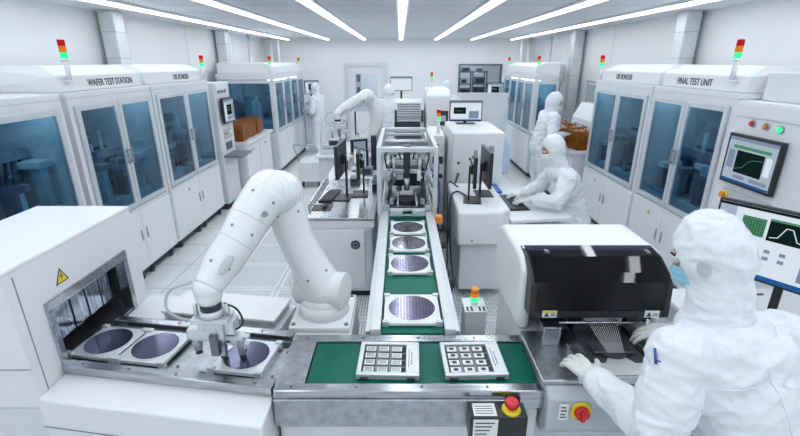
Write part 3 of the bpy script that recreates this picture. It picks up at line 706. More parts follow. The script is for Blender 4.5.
# chip trays
def chip_tray(label, cx, cy, rz, chipm, lab2, grp):
    r = thing('chip_tray', label, 'chip tray', (0, 0, 0), 'chip trays on the front belt'); w, d = .30, .26
    g = G()
    g.box(-w/2, w/2, -d/2, -d/2+.022, .004, .034, .004); g.box(-w/2, w/2, d/2-.022, d/2, .004, .034, .004)
    g.box(-w/2, -w/2+.022, -d/2+.022, d/2-.022, .004, .034, .004); g.box(w/2-.065, w/2, -d/2+.022, d/2-.022, .004, .034, .004)
    g.build('frame', 'alu', r)
    g = G(); g.box(-w/2+.022, w/2-.065, -d/2+.022, d/2-.022, .004, .015); g.build('floor_plate', 'dark', r)
    g = G()
    for k in range(2): g.box(-w/2+.085+.066*k, -w/2+.095+.066*k, -d/2+.022, d/2-.022, .015, .022)
    for k in range(3): g.box(-w/2+.022, w/2-.065, -d/2+.072+.052*k, -d/2+.078+.052*k, .015, .021)
    g.build('dividers', 'mgrey', r)
    g = G()
    for k in range(5): g.box(w/2-.04, w/2-.034, -.05+.02*k, -.038+.02*k, .034, .0345)
    g.box(w/2-.052, w/2-.049, -.07, .07, .034, .0345); g.build('side_marking', 'ink', r)
    for a in (-1, 1):
        q = G(); q.box(a*.11-.02, a*.11+.02, -d/2-.008, -d/2-.0, .006, .022, .002); q.build('tray_clip', 'dark', r)
    R = Matrix.Rotation(rz, 3, 'Z'); c0 = V((cx, cy, .884)); proto = None
    for i in range(3):
        for j in range(4):
            p = c0+R @ V((-w/2+.056+.066*i, -d/2+.047+.0535*j, .0222))
            if proto is None:
                proto = thing('chip', 'x', 'chip', (0, 0, 0), grp)
                q = G(); q.box(-.025, .025, -.018, .018, 0, .007, .002); q.build('package', 'chipw', proto)
                q = G(); q.box(-.019 if chipm == 'chip' else -.011, .019 if chipm == 'chip' else .011, -.013 if chipm == 'chip' else -.009, .013 if chipm == 'chip' else .009, .007, .0085, .001); q.build('die', chipm, proto)
                o = proto; o['label'] = lab2; o.location = p; o.rotation_euler = (0, 0, rz)
            else: dup(proto, p, rz, lab2, grp)
    r.location = c0; r.rotation_euler = (0, 0, rz)
chip_tray('aluminium framed chip tray on the green belt nearer the robot arm, chips grey green', -.055, 1.818, -.03, 'chip', 'grey green chip in the tray nearer the robot arm', 'chips in the tray nearer the robot arm')
chip_tray('framed chip tray nearer the wire bonder on the green belt, white chips with dark centres', .36, 1.818, .03, 'ink', 'white chip with dark centre in the tray nearer the wire bonder', 'chips in the tray nearer the wire bonder')

# ------------------------------------------------------------------ long centre conveyor
r = thing('long_conveyor', 'long green belt conveyor running from the chip trays to the far end', 'conveyor', (CXB, 5.0, 0))
ya, yb = 2.05, 7.55
g = G(); g.box(CXB-.172, CXB+.172, ya, yb, .886, .90, .003); g.build('belt', 'belt', r)
for s in (-1, 1):
    g = G(); a, b = sorted((CXB+s*.176, CXB+s*.235)); g.box(a, b, ya, yb, .80, .925, .006); a, b = sorted((CXB+s*.237, CXB+s*.262)); g.box(a, b, ya+.02, yb, .84, .90, .003); g.build('side_rail', 'alu', r)
g = G(); g.box(CXB-.17, CXB+.17, ya+.05, yb, .74, .884); g.build('belt_bed', 'mgrey', r)
for y in (2.5, 3.75, 5.6, 6.5, 7.4):
    for s in (-1, 1):
        g = G(); g.box(CXB+s*.205-.022, CXB+s*.205+.022, y-.022, y+.022, .0, .80, .003); g.build('leg', 'alu', r)
g = G(); g.box(CXB-.05, CXB+.05, ya+.3, yb-.3, .28, .34)
for y in (2.5, 3.75, 5.6, 6.5, 7.4): g.box(CXB-.2, CXB+.2, y-.02, y+.02, .26, .30)
g.build('cross_brace', 'alu', r)
g = G()
for k, (y, z) in enumerate(((3.0, .7), (3.35, .6), (3.7, .72), (4.0, .55))):
    g.cyl((CXB+.27, y, z), (CXB+.35, y, z), .035, seg=14, mi=0); g.box(CXB+.262, CXB+.32, y-.05, y+.05, z-.12, z-.04, .005, 1)
g.curve([(CXB+.30, 2.7, .3), (CXB+.29, 3.0, .65), (CXB+.30, 3.3, .5), (CXB+.29, 3.7, .62), (CXB+.30, 4.1, .4)], .01, 2)
g.build('side_drives', ['dark', 'dsteel', 'dark'], r)
g = G(); g.box(CXB+.265, CXB+.33, 3.88, 3.96, .86, .93, .006); g.build('sensor', 'orange', r)

# gantry
r = thing('gantry', 'aluminium gantry frame with pick and place unit over the centre belt', 'gantry', (CXB, 4.8, 0))
gx0, gx1, gy0, gy1, gz = CXB-.27, CXB+.27, 4.08, 5.35, 1.55
for x in (gx0, gx1):
    for y in (gy0, gy1):
        g = G(); g.box(x-.020, x+.020, y-.020, y+.020, .0, gz, .004); g.box(x-.022, x+.022, y-.004, y+.004, .1, gz-.06); g.build('post', 'alu', r)
for y in (gy0, gy1):
    g = G(); g.box(gx0+.02, gx1-.02, y-.020, y+.020, gz-.045, gz, .004); g.box(gx0+.028, gx1-.028, y-.022, y+.022, gz-.026, gz-.020, mi=1); g.build('top_beam', ['alu', 'grey'], r)
for x in (gx0, gx1):
    g = G(); g.box(x-.020, x+.020, gy0+.02, gy1-.02, gz-.045, gz, .004); g.build('side_beam', 'alu', r)
for x in (gx0, gx1):
    g = G(); g.box(x-.02, x+.02, gy0+.028, gy1-.028, 1.0, 1.04, .004); g.build('lower_beam', 'alu', r)
g = G(); g.box(gx0+.028, gx1-.028, gy0+.42, gy0+.50, gz-.16, gz-.08, .006); g.build('cross_rail', 'steel2', r); g = G(); g.box(gx0+.028, gx1-.028, gy0+.80, gy0+.86, gz-.16, gz-.08, .006); g.build('cross_rail', 'steel2', r)
g = G(); g.box(CXB-.035, CXB+.035, gy0+.30, gy0+.41, 1.10, gz-.04, .006); g.box(CXB-.02, CXB+.02, gy0+.27, gy0+.30, 1.05, gz-.1, .004, 1); g.build('lift_column', ['black', 'dark'], r)
g = G(); g.box(CXB-.15, CXB+.15, gy0+.3, gy0+.7, 1.22, 1.27, .01); g.box(CXB-.11, CXB+.11, gy0+.32, gy0+.6, 1.30, 1.36, .01); g.cyl((CXB-.13, gy0+.35, 1.15), (CXB-.13, gy0+.35, 1.38), .022); g.cyl((CXB+.13, gy0+.35, 1.15), (CXB+.13, gy0+.35, 1.38), .022)
g.cyl((CXB, gy0+.28, 1.06), (CXB, gy0+.28, 1.18), .03); g.build('pick_head', 'steel2', r)
g = G(); g.box(CXB-.14, CXB+.14, gy0+.45, gy0+.62, 1.05, 1.2, .01); g.box(CXB-.18, CXB-.15, gy0+.1, gy0+.5, 1.05, 1.12, .005); g.box(CXB+.15, CXB+.18, gy0+.1, gy0+.5, 1.05, 1.12, .005); g.build('motor_block', 'dark', r)
g = G()
for s in (-1, 1):
    g.box(CXB+s*.2-.03, CXB+s*.2+.03, gy0-.02, gy0+.75, .93, .985, .005); g.box(CXB+s*.15-.02, CXB+s*.15+.02, gy0+.0, gy0+.25, .985, 1.05, .004); g.cyl((CXB+s*.2, gy0+.15, .985), (CXB+s*.2, gy0+.15, 1.12), .018); g.cyl((CXB+s*.2, gy0+.5, .985), (CXB+s*.2, gy0+.5, 1.1), .018)
g.build('slide_unit', 'steel2', r)
g = G()
for k in range(36):
    pass
q = bmesh.ops.create_cone(g.bm, cap_ends=False, segments=36, radius1=.125, radius2=.125, depth=.02)
g.bm.clear(); g.cyl((CXB, gy0+.22, .965), (CXB, gy0+.22, .985), .12, seg=36, sm=False); g.cyl((CXB, gy0+.22, .985), (CXB, gy0+.22, .989), .075, seg=36, mi=1, sm=False); g.build('round_stage', ['dark', 'steel2'], r)
g = G()
for s in (-1, 1): g.box(CXB+s*.1-.055, CXB+s*.1+.055, gy0-.19, gy0-.17, .93, .99, .003); g.box(CXB+s*.15-.012, CXB+s*.15+.012, gy0-.17, gy0-.05, .94, .97, .003)
g.box(CXB-.17, CXB+.17, gy0-.168, gy0-.15, .975, 1.0, .003); g.box(CXB-.17, CXB+.17, gy0-.168, gy0-.15, .925, .94, .003); g.build('front_clamp', 'alu', r)
g = G(); g.box(CXB-.165, CXB+.165, gy0+.02, gy0+.8, .903, .962, .006); g.build('stage_base', 'dsteel', r)
rn = random.Random(3); g = G()
for k in range(26):
    x = CXB+rn.choice((-1, 1))*rn.uniform(.07, .22); y = gy0+rn.uniform(.0, .8); z = rn.choice((.99, 1.06, 1.14, 1.22)); a = rn.uniform(.015, .045)
    if k % 3: g.box(x-a, x+a, y-.03, y+.03, z, z+rn.uniform(.03, .1), .004, k % 4)
    else: g.cyl((x, y, z), (x, y, z+.1), .012, mi=k % 4, seg=12)
for s in (-1, 1):
    g.box(CXB+s*.245-.012, CXB+s*.245+.012, gy0+.05, gy0+1.2, 1.14, 1.20, .003, 0); g.box(CXB+s*.09-.008, CXB+s*.09+.008, gy0-.1, gy0+.45, 1.0, 1.03, .003, 3)
    g.curve([(CXB+s*.2, gy0+.5, 1.2), (CXB+s*.22, gy0+.3, 1.42), (CXB+s*.1, gy0+.34, 1.46), (CXB+s*.05, gy0+.36, 1.3)], .008, 2)
g.build('mechanism', ['steel2', 'mgrey', 'dark', 'alu'], r)
g = G(); g.curve([(gx1, gy0+.1, 1.5), (gx1+.05, gy0+.3, 1.35), (gx1+.04, gy0+.3, .9), (gx1+.06, gy0-.1, .5)], .012, 0); g.curve([(gx1, gy0+.6, 1.2), (gx1+.07, gy0+.4, 1.1), (gx1+.05, gy0+.2, .6)], .01, 1); g.build('cables', ['dark', 'blue'], r)
# second frame further back on the line
r = thing('gantry', 'second lower aluminium frame on the centre line behind the gantry', 'gantry', (CXB, 6.6, 0))
for x in (CXB-.31, CXB+.31):
    for y in (6.0, 7.2):
        g = G(); g.box(x-.025, x+.025, y-.025, y+.025, 0, 1.3, .004); g.build('post', 'alu', r)
for y in (6.0, 6.6, 7.2):
    g = G(); g.box(CXB-.285, CXB+.285, y-.02, y+.02, 1.26, 1.3, .004); g.build('top_beam', 'alu', r)
for x in (CXB-.31, CXB+.31):
    g = G(); g.box(x-.02, x+.02, 6.03, 7.17, 1.26, 1.3, .004); g.build('side_beam', 'alu', r)
g = G()
for k in range(6): g.box(CXB-.16, CXB+.16, 5.95+.2*k, 6.06+.2*k, .98, 1.05+.02*(k % 3), .008, k % 2)
g.box(CXB-.1, CXB+.1, 6.4, 6.55, 1.05, 1.2, .01, 2); g.cyl((CXB-.2, 6.1, .95), (CXB-.2, 6.1, 1.2), .02); g.cyl((CXB+.2, 6.1, .95), (CXB+.2, 6.1, 1.2), .02); g.build('handling_unit', ['steel2', 'dsteel', 'dark'], r)
# printer-like machine at the end of the line
r = thing('line_machine', 'grey fronted white machine sitting across the far end of the centre line', 'machine', (.12, 8.2, 0))
g = G(); g.prism([(7.95, .95), (7.95, 1.40), (8.1, 1.62), (8.7, 1.64), (8.7, .95)], 'x', -.10, .42, 0, .02); g.build('body', 'white2', r)
g = G(); g.prism([(7.92, 1.37), (8.085, 1.61), (8.10, 1.60), (7.94, 1.36)], 'x', -.05, .37, 0, .004)
for k in range(6):
    a = k/6.0; g.box(-.04, .36, 7.925+.16*a, 7.935+.16*a, 1.385+.235*a, 1.40+.235*a, mi=1)
g.build('louvre_panel', ['grey', 'mgrey'], r)
g = G(); g.box(-.1, .36, 7.93, 7.95, 1.0, 1.3, .004); g.box(-.095, -.055, 7.9, 7.95, 1.3, 1.5, .004); g.box(.375, .415, 7.9, 7.95, 1.3, 1.5, .004); g.build('inlet', 'dark', r)
g = G(); g.box(-.08, .40, 7.6, 7.93, .95, 1.04, .01); g.build('feeder', 'steel2', r)
g = G(); g.box(-.10, .42, 7.98, 8.68, 0, .945, .008); g.build('base', 'white2', r)
# ------------------------------------------------------------------ robot arms
def loft(g, P, R, n=24, mi=0, flat=1.0, k=8):
    g.curve(P, R, mi, n, k); return g
def robot(label, B, pts_low, pts_fore, rs, top_off, ped, grip=True, s=1.0):
    """B base point on its pedestal; lower arm and forearm are lofts through points with radii."""
    r = thing('industrial_robot', label, 'robot arm', B)
    B = V(B)
    g = G(); g.box(B.x-.175*s, B.x+.175*s, B.y-.19*s, B.y+.19*s, B.z, B.z+.035*s, .012); 
    for a in (-1, 1):
        for b in (-1, 1): g.cyl((B.x+a*.15*s, B.y+b*.16*s, B.z+.035*s), (B.x+a*.15*s, B.y+b*.16*s, B.z+.043*s), .012*s, seg=8, mi=1)
    g.build('base_plate', ['robot', 'dsteel'], r)
    g = G(); g.cyl(B+V((0, 0, .035*s)), B+V((0, 0, .11*s)), .15*s, .135*s, 36); g.sph(B+V((0, 0, .11*s)), (.135*s, .135*s, .08*s), seg=28); g.build('turntable', 'robot', r)
    # lower arm
    g = G(); P = [V(p) for p in pts_low]; loft(g, P, rs[0]); g.sph(P[0], rs[0][0]*1.0, seg=28); g.sph(P[-1], rs[0][-1], seg=28); la = g.build('lower_arm', 'robot', r)
    ax = V((1, -.25, 0)).normalized()
    g = G(); c = P[0]; g.cyl(c-ax*rs[0][0]*1.12, c+ax*rs[0][0]*1.12, rs[0][0]*.86, rs[0][0]*.86, 32); g.sph(c-ax*rs[0][0]*1.1, (rs[0][0]*.5, rs[0][0]*.85, rs[0][0]*.85), seg=24); g.build('shoulder_joint', 'robot', r)
    F = [V(p) for p in pts_fore]
    # elbow housing joins the top of the lower arm with the forearm
    g = G(); e0, e1 = P[-1], F[0]; d = (e1-e0)
    loft(g, [e0-d*.25, e0, (e0+e1)/2, e1, e1+d*.2], [rs[0][-1]*.7, rs[0][-1]*1.03, rs[0][-1]*1.06, rs[0][-1]*1.03, rs[0][-1]*.7], n=28, k=4)
    g.sph(e0-d*.25, rs[0][-1]*.7); g.sph(e1+d*.2, rs[0][-1]*.7); g.build('elbow_housing', 'robot', r)
    g = G(); loft(g, F, rs[1]); g.sph(F[0], rs[1][0]); g.sph(F[-1], rs[1][-1]); g.build('forearm', 'robot', r)
    # seams and screws
    g = G()
    for k, (P_, R_) in enumerate(((F, rs[1]), (F, rs[1]), (P, rs[0]))):
        tt = (.32, .55, .5)[k]; i = min(int(tt*(len(P_)-1)), len(P_)-2); f = tt*(len(P_)-1)-i
        c = P_[i].lerp(P_[i+1], f); rad = R_[i]*(1-f)+R_[i+1]*f; dn = (P_[i+1]-P_[i]).normalized()
        if k < 2: g.cyl(c-dn*.002, c+dn*.002, rad*1.012, seg=40, sm=False)
    g.build('joint_seams', 'grey', r)
    g = G()
    for P_, R_, tt in ((F, rs[1], .1), (F, rs[1], .45), (F, rs[1], .8), (P, rs[0], .2), (P, rs[0], .75)):
        i = min(int(tt*(len(P_)-1)), len(P_)-2); f = tt*(len(P_)-1)-i; c = P_[i].lerp(P_[i+1], f); rad = R_[i]*(1-f)+R_[i+1]*f
        dn = (P_[i+1]-P_[i]).normalized(); to = (V((0, 0, 2.3))-c); to = (to-dn*to.dot(dn)).normalized()
        for sd in (-.5, .6):
            u = (to*math.cos(sd)+dn.cross(to)*math.sin(sd)); g.cyl(c+u*rad*.96, c+u*rad*1.01, .008*s, seg=10)
    g.build('cover_screws', 'mgrey', r)
    a_, b_ = F[-2], F[-1]; dn = (b_-a_).normalized(); to = (V((0, 0, 2.3))-a_); to = (to-dn*to.dot(dn)).normalized(); sdv = dn.cross(to); Rm = Matrix((dn, sdv, to)).transposed()
    q = G(); c_ = a_.lerp(b_, .1)+to*(rs[1][-2]*.97); q.sph(c_-sdv*.02*s, (.055*s, .022*s, .012*s), seg=20, rot=Rm); q.build('recess_cover', 'grey', r)
    c2 = F[1]+sdv*0; q = G(); to2 = (V((0, 0, 2.3))-c2); d2 = (F[2]-F[1]).normalized(); to2 = (to2-d2*to2.dot(d2)).normalized(); q.cyl(c2+to2*rs[1][1]*.9-d2.cross(to2)*.05*s, c2+to2*rs[1][1]*1.06-d2.cross(to2)*.05*s, .014*s, seg=14); q.build('cable_port', 'dsteel', r)
    W = F[-1]; wd_ = V((0.02, 0, -1)).normalized()
    g = G(); loft(g, [W, W+wd_*.05*s, W+wd_*.075*s], [rs[1][-1]*.95, .062*s, .052*s], n=24, k=3); g.build('wrist', 'robot', r)
    w1 = W+wd_*.075*s
    g = G(); g.cyl(w1, w1+wd_*.035*s, .050*s, seg=28); g.build('wrist_ring', 'black', r)
    w2 = w1+wd_*.035*s
    if grip:
        s0, s = s, s*1.28
        g = G(); g.cyl(w2, w2+wd_*.03*s, .045*s, seg=24); g.box(w2.x-.07*s, w2.x+.07*s, w2.y-.04*s, w2.y+.04*s, w2.z-.05*s, w2.z-.03*s, .004); g.box(w2.x-.045*s, w2.x+.05*s, w2.y-.045*s, w2.y+.045*s, w2.z-.115*s, w2.z-.05*s, .006)
        g.box(w2.x+.05*s, w2.x+.085*s, w2.y-.03*s, w2.y+.03*s, w2.z-.1*s, w2.z-.045*s, .004); g.box(w2.x-.1*s, w2.x-.05*s, w2.y-.02*s, w2.y+.025*s, w2.z-.125*s, w2.z-.085*s, .004)
        for k in range(5): g.cyl((w2.x-.04*s+.02*k*s, w2.y-.045*s, w2.z-.07*s), (w2.x-.04*s+.02*k*s, w2.y-.052*s, w2.z-.07*s), .006*s, seg=8)
        for a in (-.06, .06): g.cyl((w2.x+a*s, w2.y, w2.z-.03*s), (w2.x+a*s, w2.y, w2.z+.02*s), .009*s, seg=10)
        gb = g.build('gripper', 'alu', r)
        g = G(); z0 = w2.z-.115*s
        g.box(w2.x-.09*s, w2.x+.11*s, w2.y-.018*s, w2.y+.018*s, z0-.02*s, z0, .004); g.cyl((w2.x-.11*s, w2.y, z0-.01*s), (w2.x+.13*s, w2.y, z0-.01*s), .01*s, seg=12)
        g.build('cross_bar', 'alu', gb)
        for a, ln in ((-.075, .05), (.02, .075), (.095, .07)):
            g = G(); g.box(w2.x+(a-.013)*s, w2.x+(a+.013)*s, w2.y-.013*s, w2.y+.013*s, z0-(.02+ln)*s, z0-.02*s, .003); g.cyl((w2.x+a*s, w2.y-.02*s, z0-.03*s), (w2.x+a*s, w2.y+.02*s, z0-.03*s), .012*s, seg=10)
            g.cyl((w2.x+a*s, w2.y, z0-(.02+ln)*s), (w2.x+a*s, w2.y, z0-(.035+ln)*s), .008*s, .014*s, seg=12, mi=1); g.build('gripper_finger', ['steel2', 'dark'], gb)
        g = G(); g.box(w2.x+.055*s, w2.x+.12*s, w2.y-.012*s, w2.y+.012*s, z0-.06*s, z0-.02*s, .004, rot=(0, .7, 0)); g.box(w2.x+.0*s, w2.x+.03*s, w2.y-.06*s, w2.y-.03*s, z0-.06*s, z0+.03*s, .004, 1); g.build('sensor_block', ['alu', 'dsteel'], gb)
        g = G(); g.curve([W+V((-.07*s0, -.0, .03*s0)), W+V((-.13*s, -.02*s, .0)), W+V((-.15*s, -.03*s, -.07*s)), W+V((-.11*s, -.02*s, -.12*s)), w2+V((-.05*s, 0, -.06*s))], .0055*s, n=8); g.build('air_hose', 'grey', gb); g = G(); g.curve([w2+V((.05*s, 0, .02*s)), w2+V((.1*s, -.01*s, -.0)), w2+V((.11*s, 0, -.07*s)), w2+V((.06*s, -.02*s, -.1*s))], .004*s, 1, n=6); g.build('air_hose', ['grey', 'dark'], r)
    return r
p = thing('robot_pedestal', 'square white pedestal under the large robot arm, standing behind the front conveyor', 'pedestal', (-.455, 2.30, 0))
g = G(); g.box(-.635, -.275, 2.085, 2.52, .06, .86, .012); g.build('column', 'white2', p)
g = G(); g.box(-.66, -.24, 2.07, 2.54, 0, .06, .006); g.build('foot_plate', 'dsteel', p)
robot('large white robot arm reaching down to a wafer beside the tunnel machine', (-.455, 2.30, .86),
      [(-.455, 2.30, 1.04), (-.515, 2.30, 1.18), (-.59, 2.30, 1.36), (-.63, 2.30, 1.53), (-.645, 2.30, 1.63)],
      [(-.685, 2.17, 1.665), (-.74, 2.10, 1.585), (-.80, 2.02, 1.48), (-.865, 1.94, 1.38), (-.915, 1.85, 1.29)],
      ([.125, .108, .098, .105, .116], [.112, .106, .098, .092, .068]), 0, None)
# ------------------------------------------------------------------ monitors
def monitor(label, base, yaw, w, h, zc, ui, tilt=0, stand='foot', name='monitor', group=None, arm=.0):
    """Desktop monitor, screen facing local -Y; base is where its foot stands; zc is the height of the screen centre above it."""
    r = thing(name, label, 'monitor', (0, 0, 0), group)
    d = screen_part(r, 0, -.03, zc, w, h, .014, ui, 'housing')
    if stand == 'foot':
        g = G(); g.box(-.13, .13, -.09, .09, 0, .012, .005); g.build('foot', 'black', r)
        g = G(); g.box(-.022, .022, .03, .05, .012, zc+.03, .004); g.box(-.04, .04, .004, .03, zc-.05, zc+.05, .004); g.build('stand_post', 'black', r)
    elif stand == 'wall':
        g = G(); g.box(-.06, .06, .005, .012+arm, zc-.06, zc+.06, .004); g.build('wall_bracket', 'dsteel', r)
    r.location = base; r.rotation_euler = (0, 0, yaw); return r
UI_BIG = ['scrw', ('scrd', 'r', 0, 1, .96, 1), ('scrb', 'r', 0, 1, 0, .07), ('scr', 'r', 0, .12, .07, .96), ('scrg', 'r', .17, .33, .60, .86), ('scrd', 'r', .35, .60, .58, .86), ('scrg', 'r', .35, .60, .86, .89),
          ('scrw', 'l', [(.37, .63), (.42, .65), (.46, .80), (.50, .80), (.54, .65), (.58, .63)]), ('scrm', 'r', .64, .96, .80, .88), ('scrm', 'r', .60, .98, .12, .5), ('scrb', 'r', .18, .3, .30, .36), ('scrm', 'r', .36, .4, .4, .45), ('scrm', 'r', .46, .5, .4, .45), ('scrm', 'r', .46, .5, .3, .35), ('scrm', 'r', .36, .4, .3, .35)]
UI_BIG += [('scrd', 'r', .17+.02*k, .173+.02*k, .60, .86, 1) for k in range(1, 8)] + [('scrd', 'r', .17, .33, .60+.035*k, .606+.035*k, 1) for k in range(1, 7)]
UI_S = ['scrw', ('scrd', 'r', .1, .5, .35, .7), ('scrg', 'r', .15, .4, .5, .52, 1), ('scrm', 'r', .6, .92, .1, .5), ('scrb', 'r', 0, 1, 0, .06), ('scrm', 'r', 0, 1, .92, 1)]
UI_W = ['scrw', ('scrm', 'r', 0, 1, .9, 1)]

def keyboard(label, loc, yaw, w=.44, d=.15, dark=True, group=None):
    r = thing('keyboard', label, 'keyboard', (0, 0, 0), group)
    g = G(); g.prism([(-d/2, 0), (d/2, 0), (d/2, .026), (-d/2, .014)], 'x', -w/2, w/2, 0, .004); g.build('case', 'black' if dark else 'white2', r)
    g = G()
    for j in range(5):
        y = -d/2+.016+j*.026; z = .0145+.012*(y+d/2)/d
        for i in range(15):
            x = -w/2+.016+i*(w-.03)/15; g.box(x, x+(w-.03)/15*.84, y, y+.021, z, z+.008)
    g.build('keys', 'keys', r, kind='stuff')
    r.location = loc; r.rotation_euler = (0, 0, yaw); return r

# ------------------------------------------------------------------ inspection desk left of the line
dx0, dx1, dy0, dy1, dz = -.94, -.25, 4.0, 5.5, .88
r = thing('inspection_desk', 'white cabinet desk with reflective steel top and round vent beside the centre belt', 'desk', (-.6, 4.75, 0))
g = G(); g.prism([(dx0, dy0-.02), (dx1, dy0-.02), (dx1, dy1), (dx0+.02, dy1)], 'z', dz-.02, dz, 0, .004); g.box(dx0-.0, dx0+.02, dy0+.25, dy1, dz, dz+.06, .004); g.build('steel_top', 'steel', r)
g = G(); g.box(dx0+.02, dx1-.02, dy0, dy1-.02, .08, dz-.021, .006); g.box(dx0+.0, dx1-.0, dy0-.012, dy0+.01, dz-.1, dz-.03, .004); g.build('body', 'white2', r)
g = G(); g.box(dx0+.04, dx1-.1, dy0-.014, dy0-.0, .12, dz-.13, .004); g.build('front_panel', 'white', r)
g = G(); g.box(dx1-.085, dx1-.03, dy0-.014, dy0, .1, dz-.12, .003); g.build('corner_profile', 'alu', r)
g = G(); g.cyl((dx1-.19, dy0-.014, .60), (dx1-.19, dy0-.02, .60), .048, seg=28); 
for k in range(3): g.cyl((dx1-.19, dy0-.02, .60), (dx1-.19, dy0-.021-.001*k, .60), .038-.011*k, seg=24, mi=1+k % 2)
g.box(dx1-.193, dx1-.187, dy0-.025, dy0-.02, .565, .635, mi=1); g.box(dx1-.225, dx1-.155, dy0-.025, dy0-.02, .597, .603, mi=1); g.build('round_vent', ['dsteel', 'dark', 'steel2'], r)
g = G(); g.box(dx0+.05, dx1-.05, dy0+.05, dy1-.06, 0, .08); g.build('plinth', 'dark', r)
monitor('black monitor seen edge on, standing on the steel topped desk', (-.625, 4.66, dz), -PI/2-.06, .50, .32, .44, UI_PANEL)
monitor('slim black monitor seen edge on, closest to the gantry on the steel topped desk', (-.45, 4.80, dz), -PI/2+.05, .36, .26, .36, UI_PANEL)
keyboard('black keyboard lying on the steel topped desk', (-.78, 4.70, dz), -PI/2-.12)
g = G(); g.box(-.90, -.70, 4.20, 4.40, dz, dz+.004, .002); single(g, 'mouse_pad', 'black', 'black mouse pad at the near edge of the steel topped desk', 'mouse pad', (-.75, 4.23, dz))
g = G(); g.sph((-.78, 4.31, dz+.022), (.03, .05, .018)); 
single(g, 'computer_mouse', 'keys', 'black mouse lying on the mouse pad', 'mouse', (-.78, 4.31, dz+.004))
g = G(); g.box(-.33, -.27, 5.0, 5.3, dz, dz+.10, .008); g.box(-.325, -.275, 5.0-.002, 5.0, dz+.06, dz+.09, mi=1); single(g, 'small_case', ['navy', 'pblue'], 'dark blue instrument case on the steel topped desk beside the gantry', 'case', (-.3, 5.1, dz))
# ------------------------------------------------------------------ control console right of the line
r = thing('control_console', 'white control console with slanted front cover and side desk where the seated worker types', 'console', (.95, 4.4, 0))
g = G(); g.prism([(.56, 3.95), (.98, 3.95), (1.08, 4.05), (1.08, 5.02), (.56, 5.02)], 'z', .60, .955, 0, .03); g.build('upper_cover', 'white', r)
g = G(); g.box(.60, 1.04, 4.02, 5.0, .08, .60, .02); g.box(1.04, 1.32, 4.3, 5.28, .08, .80, .01); g.build('body', 'white2', r)
g = G(); g.prism([(1.085, 4.02), (1.72, 4.12), (1.72, 5.29), (1.085, 5.29)], 'z', .805, .84, 0, .006); g.build('side_desk', 'white', r)
g = G(); g.cyl((.70, 3.949, .66), (.70, 3.944, .66), .012); g.build('lock', 'steel2', r)
g = G(); g.box(.63, 1.28, 4.36, 4.97, 0, .08); g.build('plinth', 'dark', r)
g = G(); g.box(1.62, 1.67, 5.2, 5.25, 0, .804, .004); g.box(1.62, 1.67, 4.16, 4.21, 0, .804, .004); g.build('desk_legs', 'alu', r)
monitor('black monitor seen edge on, in front of the seated worker typing', (.90, 4.55, .955), PI/2-.0, .50, .34, .31, UI_PANEL)
monitor('slim black monitor seen edge on at the corner of the control console cover', (.745, 4.32, .955), PI/2-.15, .38, .28, .33, UI_PANEL)
keyboard('black keyboard under the gloved hands of the seated worker', (1.23, 4.58, .84), PI/2+.06, .52, .22)
g = G(); g.box(1.10, 1.20, 4.95, 5.3, .84, .87, .004); single(g, 'document_tray', 'blue', 'blue tray behind the keyboard on the console desk', 'tray', (1.15, 5.1, .84))
g = G(); g.curve([(.70, 4.45, .965), (.62, 4.6, .97), (.54, 4.5, .9), (.53, 4.3, .5), (.55, 4.1, .15), (.5, 3.9, .02)], .01, 0); g.curve([(.66, 4.8, .965), (.56, 4.9, 1.0), (.53, 4.7, .85), (.53, 4.5, .3), (.52, 4.4, .02)], .008, 1, n=6)
single(g, 'cable_bundle', ['navy', 'dark'], 'dark blue cables looping down the side of the control console by the belt', 'cable', (.55, 4.4, 0))
# enclosure behind it
r = thing('machine_enclosure', 'large plain white machine box with rounded pale blue side cover behind the console', 'machine', (1.0, 5.8, 0))
g = G(); g.box(.64, 1.27, 5.32, 6.4, .08, 1.50, .03, seg=3); g.build('body', 'white', r)
g = G(); g.prism([(1.272, 1.46), (1.36, 1.42), (1.42, 1.30), (1.44, .92), (1.272, .88)], 'y', 5.6, 6.3, 0, .03); g.build('side_cover', 'pblue', r)
g = G(); g.box(1.08, 1.15, 5.31, 5.32, 1.26, 1.34); 
for k in range(4): g.box(1.085+.016*k, 1.093+.016*k, 5.306, 5.31, 1.27, 1.33, mi=1)
g.build('vent_grille', ['grey', 'mgrey'], r)
g = G()
for x, z in ((.72, 1.13), (.86, 1.18), (.885, 1.12), (.90, 1.2), (.72, .99)): g.cyl((x, 5.32, z), (x, 5.295, z), .014, seg=12)
g.build('connector', 'dark', r)
g = G(); g.box(.68, 1.24, 5.36, 6.36, 0, .08); g.build('plinth', 'dark', r)
g = G(); g.curve([(.72, 5.3, .99), (.68, 5.2, .9), (.66, 5.18, .6), (.6, 5.2, .1)], .012, 0); g.curve([(.86, 5.3, 1.18), (.9, 5.2, 1.05), (.85, 5.15, .7), (.8, 5.15, .1)], .008, 0)
single(g, 'cable', 'dark', 'dark cables hanging from connectors on the big white machine box', 'cable', (.7, 5.2, .1))
monitor('monitor with lit white screen on top of the large white machine box', (.90, 6.15, 1.50), 0, .42, .25, .17, UI_S, stand='foot')
signal_tower('signal tower with red cap beside the lit monitor at the line edge', (.52, 6.0, 1.38), s=.95)
